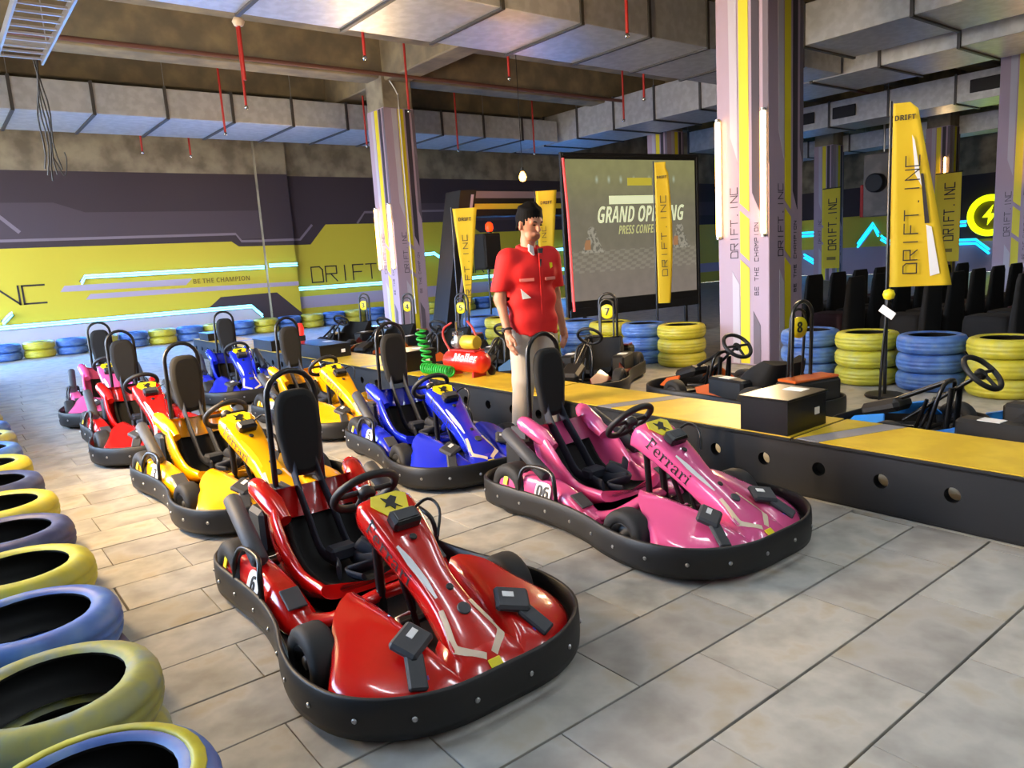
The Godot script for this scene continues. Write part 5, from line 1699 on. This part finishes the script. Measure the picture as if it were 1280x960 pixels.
# ---------------------------------------------------------------- standing man
# joints joined into one surface: bones [a, b, ra, rb], smooth minimum k, cell size
func snet(mb: Mb, bones: Array, cell: float, k: float, cut = null) -> void:
	var lo := Vector3.ONE * 1e9
	var hi := -lo
	for b in bones:
		var r: float = max(b[2], b[3]) + cell * 3
		for p in [b[0], b[1]]:
			lo = lo.min(p - Vector3.ONE * r)
			hi = hi.max(p + Vector3.ONE * r)
	var nx := int((hi.x - lo.x) / cell) + 2
	var ny := int((hi.y - lo.y) / cell) + 2
	var nz := int((hi.z - lo.z) / cell) + 2
	var D := PackedFloat32Array()
	D.resize(nx * ny * nz)
	D.fill(10.0)
	for b in bones:
		var a: Vector3 = b[0]
		var e: Vector3 = b[1]
		var ra: float = b[2]
		var rb: float = b[3]
		var m: float = max(ra, rb) + k + cell * 2
		var l0 := ((a.min(e) - Vector3.ONE * m - lo) / cell).floor()
		var h0 := ((a.max(e) + Vector3.ONE * m - lo) / cell).ceil()
		var ab := e - a
		var inv: float = 1.0 / max(ab.length_squared(), 1e-9)
		for z in range(max(0, int(l0.z)), min(nz, int(h0.z) + 1)):
			for y in range(max(0, int(l0.y)), min(ny, int(h0.y) + 1)):
				var base := (z * ny + y) * nx
				for x in range(max(0, int(l0.x)), min(nx, int(h0.x) + 1)):
					var p := lo + Vector3(x, y, z) * cell
					var t: float = clampf((p - a).dot(ab) * inv, 0.0, 1.0)
					var d: float = (p - a - ab * t).length() - lerpf(ra, rb, t)
					var o: float = D[base + x]
					if o > 5.0:
						D[base + x] = d
					else:
						var h: float = clampf(0.5 + 0.5 * (o - d) / k, 0.0, 1.0)
						D[base + x] = lerpf(o, d, h) - k * h * (1.0 - h)
	if cut != null:
		for z in nz:
			for y in ny:
				for x in nx:
					var i := (z * ny + y) * nx + x
					if D[i] < 0.1:
						D[i] = max(D[i], cut.call(lo + Vector3(x, y, z) * cell))
	var idx := {}
	mb.smooth()
	for z in nz - 1:
		for y in ny - 1:
			for x in nx - 1:
				var i := (z * ny + y) * nx + x
				var c0 := D[i]
				var s0 := c0 < 0.0
				if absf(c0) > cell * 4:
					continue
				var vs := [c0, D[i + 1], D[i + nx], D[i + nx + 1], D[i + nx * ny], D[i + nx * ny + 1], D[i + nx * ny + nx], D[i + nx * ny + nx + 1]]
				var mixed := false
				for v in vs:
					if (v < 0.0) != s0:
						mixed = true
						break
				if not mixed:
					continue
				var sum := Vector3.ZERO
				var cnt := 0
				for ed in [[0, 1], [2, 3], [4, 5], [6, 7], [0, 2], [1, 3], [4, 6], [5, 7], [0, 4], [1, 5], [2, 6], [3, 7]]:
					var va: float = vs[ed[0]]
					var vb: float = vs[ed[1]]
					if (va < 0.0) != (vb < 0.0):
						var tt := va / (va - vb)
						var pa := Vector3(ed[0] & 1, (ed[0] >> 1) & 1, (ed[0] >> 2) & 1)
						var pb := Vector3(ed[1] & 1, (ed[1] >> 1) & 1, (ed[1] >> 2) & 1)
						sum += pa.lerp(pb, tt)
						cnt += 1
				idx[i] = lo + (Vector3(x, y, z) + sum / cnt) * cell
	for i in idx:
		var x: int = i % nx
		var y: int = (i / nx) % ny
		var z: int = i / (nx * ny)
		var inside := D[i] < 0.0
		if x > 0 and y > 0 and z > 0:
			# edges from corner i along each axis
			for ax in 3:
				var st: int = [1, nx, nx * ny][ax]
				if (D[i + st] < 0.0) == inside:
					continue
				var u: int = [nx, nx * ny, 1][ax]
				var v: int = [nx * ny, 1, nx][ax]
				if not (idx.has(i - u) and idx.has(i - v) and idx.has(i - u - v)):
					continue
				if inside:
					mb.quad(idx[i], idx[i - u], idx[i - u - v], idx[i - v])
				else:
					mb.quad(idx[i], idx[i - v], idx[i - u - v], idx[i - u])

func build_person() -> void:
	var t := thing("person", "man in red short-sleeved shirt and light trousers standing by the barrier", "person", V(3.42, 0, -4.14), deg_to_rad(-10))
	var hr := T(V(0, 1.49, 0.0), Basis(Vector3.UP, deg_to_rad(14)) * Basis(Vector3.RIGHT, deg_to_rad(14)))
	var H := func(x: float, y: float, z: float) -> Vector3: return hr * V(x, y, z)
	# skin: one continuous figure
	var body := Mb.new()
	var bones := [
		[V(0, 1.4, -0.01), H.call(0, 0.03, 0.0), 0.055, 0.052],
		[V(-0.09, 1.31, 0), V(0.09, 1.31, 0), 0.08, 0.08], [V(-0.05, 1.1, 0), V(0.05, 1.1, 0), 0.1, 0.1], [V(-0.07, 0.92, 0), V(0.07, 0.92, 0), 0.1, 0.1], [V(0, 1.33, 0), V(0, 0.92, 0), 0.1, 0.11],
		[V(-0.165, 1.34, 0), V(-0.235, 1.1, -0.03), 0.048, 0.042], [V(-0.235, 1.1, -0.03), V(-0.235, 0.86, 0.06), 0.04, 0.028],
		[V(0.165, 1.34, 0), V(0.235, 1.1, -0.06), 0.048, 0.042], [V(0.235, 1.1, -0.06), V(0.26, 0.86, -0.01), 0.04, 0.028],
		[V(-0.09, 0.9, 0), V(-0.11, 0.5, 0.02), 0.085, 0.055], [V(-0.11, 0.5, 0.02), V(-0.13, 0.09, -0.03), 0.052, 0.036],
		[V(0.09, 0.9, 0), V(0.1, 0.5, 0.05), 0.085, 0.055], [V(0.1, 0.5, 0.05), V(0.1, 0.09, 0.06), 0.052, 0.036]]
	snet(body, bones, 0.014, 0.03)
	# head on its own finer grid
	var head := [
		[H.call(0, 0.0, -0.005), H.call(0, 0.05, 0.0), 0.05, 0.052],
		[H.call(0, 0.105, 0.005), H.call(0, 0.155, 0.0), 0.072, 0.083], [H.call(0, 0.14, -0.03), H.call(0, 0.16, -0.03), 0.08, 0.08],
		[H.call(-0.025, 0.045, 0.045), H.call(0.025, 0.045, 0.045), 0.035, 0.035], [H.call(0, 0.03, 0.06), H.call(0, 0.035, 0.06), 0.022, 0.022],
		[H.call(0, 0.13, 0.085), H.call(0, 0.095, 0.098), 0.01, 0.015], [H.call(-0.018, 0.06, 0.082), H.call(0.018, 0.06, 0.082), 0.011, 0.011],
		[H.call(-0.045, 0.145, 0.07), H.call(-0.02, 0.148, 0.08), 0.012, 0.01], [H.call(0.045, 0.145, 0.07), H.call(0.02, 0.148, 0.08), 0.012, 0.01],
		[H.call(-0.083, 0.125, -0.005), H.call(-0.086, 0.085, 0.0), 0.013, 0.01], [H.call(0.083, 0.125, -0.005), H.call(0.086, 0.085, 0.0), 0.013, 0.01]]
	snet(body, head, 0.006, 0.016)
	# hands: palm, four fingers of unequal length, thumb from the side of the palm
	for s in [-1.0, 1.0]:
		var w := V(-0.235, 0.86, 0.06) if s < 0 else V(0.26, 0.86, -0.01)
		var hb := T(w, Basis(Vector3.RIGHT, -0.25))
		var hand := [[hb * V(0, 0.02, 0), hb * V(0, -0.04, 0), 0.026, 0.026], [hb * V(0, -0.03, 0.016), hb * V(0, -0.085, 0.026), 0.021, 0.016], [hb * V(0, -0.03, -0.012), hb * V(0, -0.085, -0.02), 0.021, 0.015]]
		for f in [[0.028, 0.068], [0.01, 0.078], [-0.008, 0.072], [-0.024, 0.056]]:
			var a := hb * V(0, -0.085, f[0])
			var b := hb * V(-s * 0.012, -0.085 - f[1] * 0.5, f[0] * 1.05)
			var c := hb * V(-s * 0.034, -0.085 - f[1], f[0] * 1.05)
			hand.append([a, b, 0.0095, 0.009])
			hand.append([b, c, 0.009, 0.0075])
		hand.append([hb * V(0, -0.03, 0.03), hb * V(-s * 0.012, -0.065, 0.052), 0.014, 0.0105])
		hand.append([hb * V(-s * 0.012, -0.065, 0.052), hb * V(-s * 0.02, -0.098, 0.054), 0.0105, 0.0085])
		snet(body, hand, 0.0045, 0.006)
	var bd := part("body", body, M.skin, t)
	# face details
	for s in [-1.0, 1.0]:
		part("eye", Mb.new().tube([H.call(s * 0.033 - 0.014, 0.124, 0.0805), H.call(s * 0.033, 0.127, 0.084), H.call(s * 0.033 + 0.014, 0.124, 0.0805)], [0.002, 0.0055, 0.002], 8), M.hair, bd)
		part("eyebrow", Mb.new().tube([H.call(s * 0.02, 0.146, 0.09), H.call(s * 0.036, 0.151, 0.086), H.call(s * 0.055, 0.146, 0.073)], [0.003, 0.0045, 0.002], 6), M.hair, bd)
	part("lips", Mb.new().tube([H.call(-0.022, 0.061, 0.087), H.call(0, 0.062, 0.094), H.call(0.022, 0.061, 0.087)], [0.003, 0.0065, 0.003], 8), mat(Color8(150, 84, 74), 0.5), bd)
	# hair
	var hair := Mb.new()
	var hb2 := [[H.call(0, 0.155, -0.028), H.call(0, 0.168, -0.008), 0.086, 0.085], [H.call(0, 0.11, -0.055), H.call(0, 0.14, -0.055), 0.05, 0.06]]
	for i in 26:
		var a := TAU * i / 26.0
		var front := cos(a)
		var jit := 0.012 * sin(i * 5.3) + 0.006 * sin(i * 11.7)
		var low := (0.158 if front > 0.55 else (0.125 if front > -0.2 else 0.075)) + jit
		var rr := 0.083 if front > 0.0 else 0.088
		var zz := -0.014 + cos(a) * (0.088 if front > 0.0 else 0.082)
		hb2.append([H.call(sin(a) * 0.022, 0.25 + jit * 0.5, -0.012 + cos(a) * 0.022), H.call(sin(a) * 0.068, 0.218 + jit * 0.3, -0.014 + cos(a) * 0.066), 0.018, 0.019])
		hb2.append([H.call(sin(a) * 0.068, 0.218 + jit * 0.3, -0.014 + cos(a) * 0.066), H.call(sin(a) * (rr + 0.006) + 0.006, low, zz + 0.004), 0.019, 0.006])
	snet(hair, hb2, 0.005, 0.008)
	part("hair", hair, M.hair, t)
	# shirt
	var shirt := Mb.new()
	snet(shirt, [
		[V(-0.15, 1.375, -0.01), V(0.15, 1.375, -0.01), 0.068, 0.068], [V(-0.085, 1.27, 0.01), V(0.085, 1.27, 0.01), 0.112, 0.112], [V(-0.08, 1.08, 0.005), V(0.08, 1.08, 0.005), 0.112, 0.112], [V(-0.075, 0.92, 0.01), V(0.075, 0.92, 0.01), 0.116, 0.116], [V(-0.075, 0.78, 0.01), V(0.075, 0.78, 0.01), 0.12, 0.12],
		[V(-0.175, 1.36, 0), V(-0.235, 1.14, -0.025), 0.078, 0.07], [V(0.175, 1.36, 0), V(0.235, 1.14, -0.05), 0.078, 0.07], [V(0, 1.3, 0), V(0, 0.85, 0.01), 0.118, 0.122]], 0.013, 0.045,
		func(p: Vector3) -> float: return max(0.83 + 0.012 * sin(p.x * 30.0) - p.y, (1.15 - p.y) if absf(p.x) > 0.2 + max(0.0, 1.1 - p.y) * 0.5 else -1.0))
	var sh := part("shirt", shirt, M.shirt, t)
	part("collar", Mb.new().tube(torus_pts(V(0, 1.435, 0.0), V(0, 1, 0.25).normalized(), 0.07, 20), 0.022, 8, true), M.shirt, sh)
	part("collar_lining", Mb.new().prism(vp([[-0.05, 0.0], [0.0, -0.05], [-0.01, 0.03], [-0.05, 0.045]]), V(0.0, 1.42, 0.075), V(1, 0, -0.2).normalized(), Vector3.UP, 0.012), M.white, sh)
	part("placket", Mb.new().box(V(0.02, 1.12, 0.131), V(0.028, 0.56, 0.008), 0.003), M.shirt, sh)
	part("neck_opening", Mb.new().prism(vp([[-0.005, -0.1], [0.04, 0.03], [0.0, 0.03]]), V(0.015, 1.4, 0.108), Vector3.RIGHT, V(0, 1, -0.25).normalized(), 0.016), M.black, sh)
	for s in [-1.0, 1.0]:
		part("pocket_flap", Mb.new().box(V(s * 0.095, 1.22, 0.126), V(0.105, 0.022, 0.008), 0.003, Basis(Vector3.UP, s * 0.3)), mat(Color8(222, 120, 112), 0.7), sh)
	part("chest_patch", Mb.new().prism(vp([[-0.04, 0.03], [-0.03, -0.04], [0.03, -0.035]]), V(-0.1, 1.13, 0.119), V(1, 0, 0.3).normalized(), Vector3.UP, 0.008), M.white, sh)
	part("chest_emblem", Mb.new().box(V(0.115, 1.3, 0.109), V(0.03, 0.06, 0.01), 0.003, Basis(Vector3.UP, 0.4)), M.sticker_yellow, sh)
	# trousers
	var tr := Mb.new()
	snet(tr, [[V(-0.07, 0.92, 0), V(0.07, 0.92, 0), 0.112, 0.112], [V(-0.085, 0.85, 0), V(-0.11, 0.5, 0.02), 0.105, 0.082], [V(-0.11, 0.5, 0.02), V(-0.135, 0.07, -0.03), 0.08, 0.068], [V(0.085, 0.85, 0), V(0.1, 0.5, 0.05), 0.105, 0.082], [V(0.1, 0.5, 0.05), V(0.1, 0.07, 0.06), 0.08, 0.068]], 0.014, 0.03, func(p: Vector3) -> float: return max(0.05 - p.y, p.y - 0.97))
	part("trousers", tr, M.trouser, t)
	# shoes
	for q in [V(-0.135, 0, -0.03), V(0.1, 0, 0.06)]:
		var shoe := Mb.new()
		snet(shoe, [[q + V(0, 0.045, -0.05), q + V(0, 0.04, 0.1), 0.045, 0.04], [q + V(0, 0.035, 0.1), q + V(0.0, 0.033, 0.17), 0.042, 0.032], [q + V(0, 0.08, -0.02), q + V(0, 0.1, -0.02), 0.045, 0.045]], 0.008, 0.03, func(p: Vector3) -> float: return 0.002 - p.y)
		part("shoe", shoe, M.black, t)
	# watch on the right wrist
	part("wristwatch", Mb.new().tube(torus_pts(V(-0.235, 0.885, 0.05), V(0, 0.94, -0.34).normalized(), 0.031, 18), 0.008, 6, true).box(V(-0.268, 0.885, 0.05), V(0.01, 0.03, 0.03), 0.003), M.black, t)
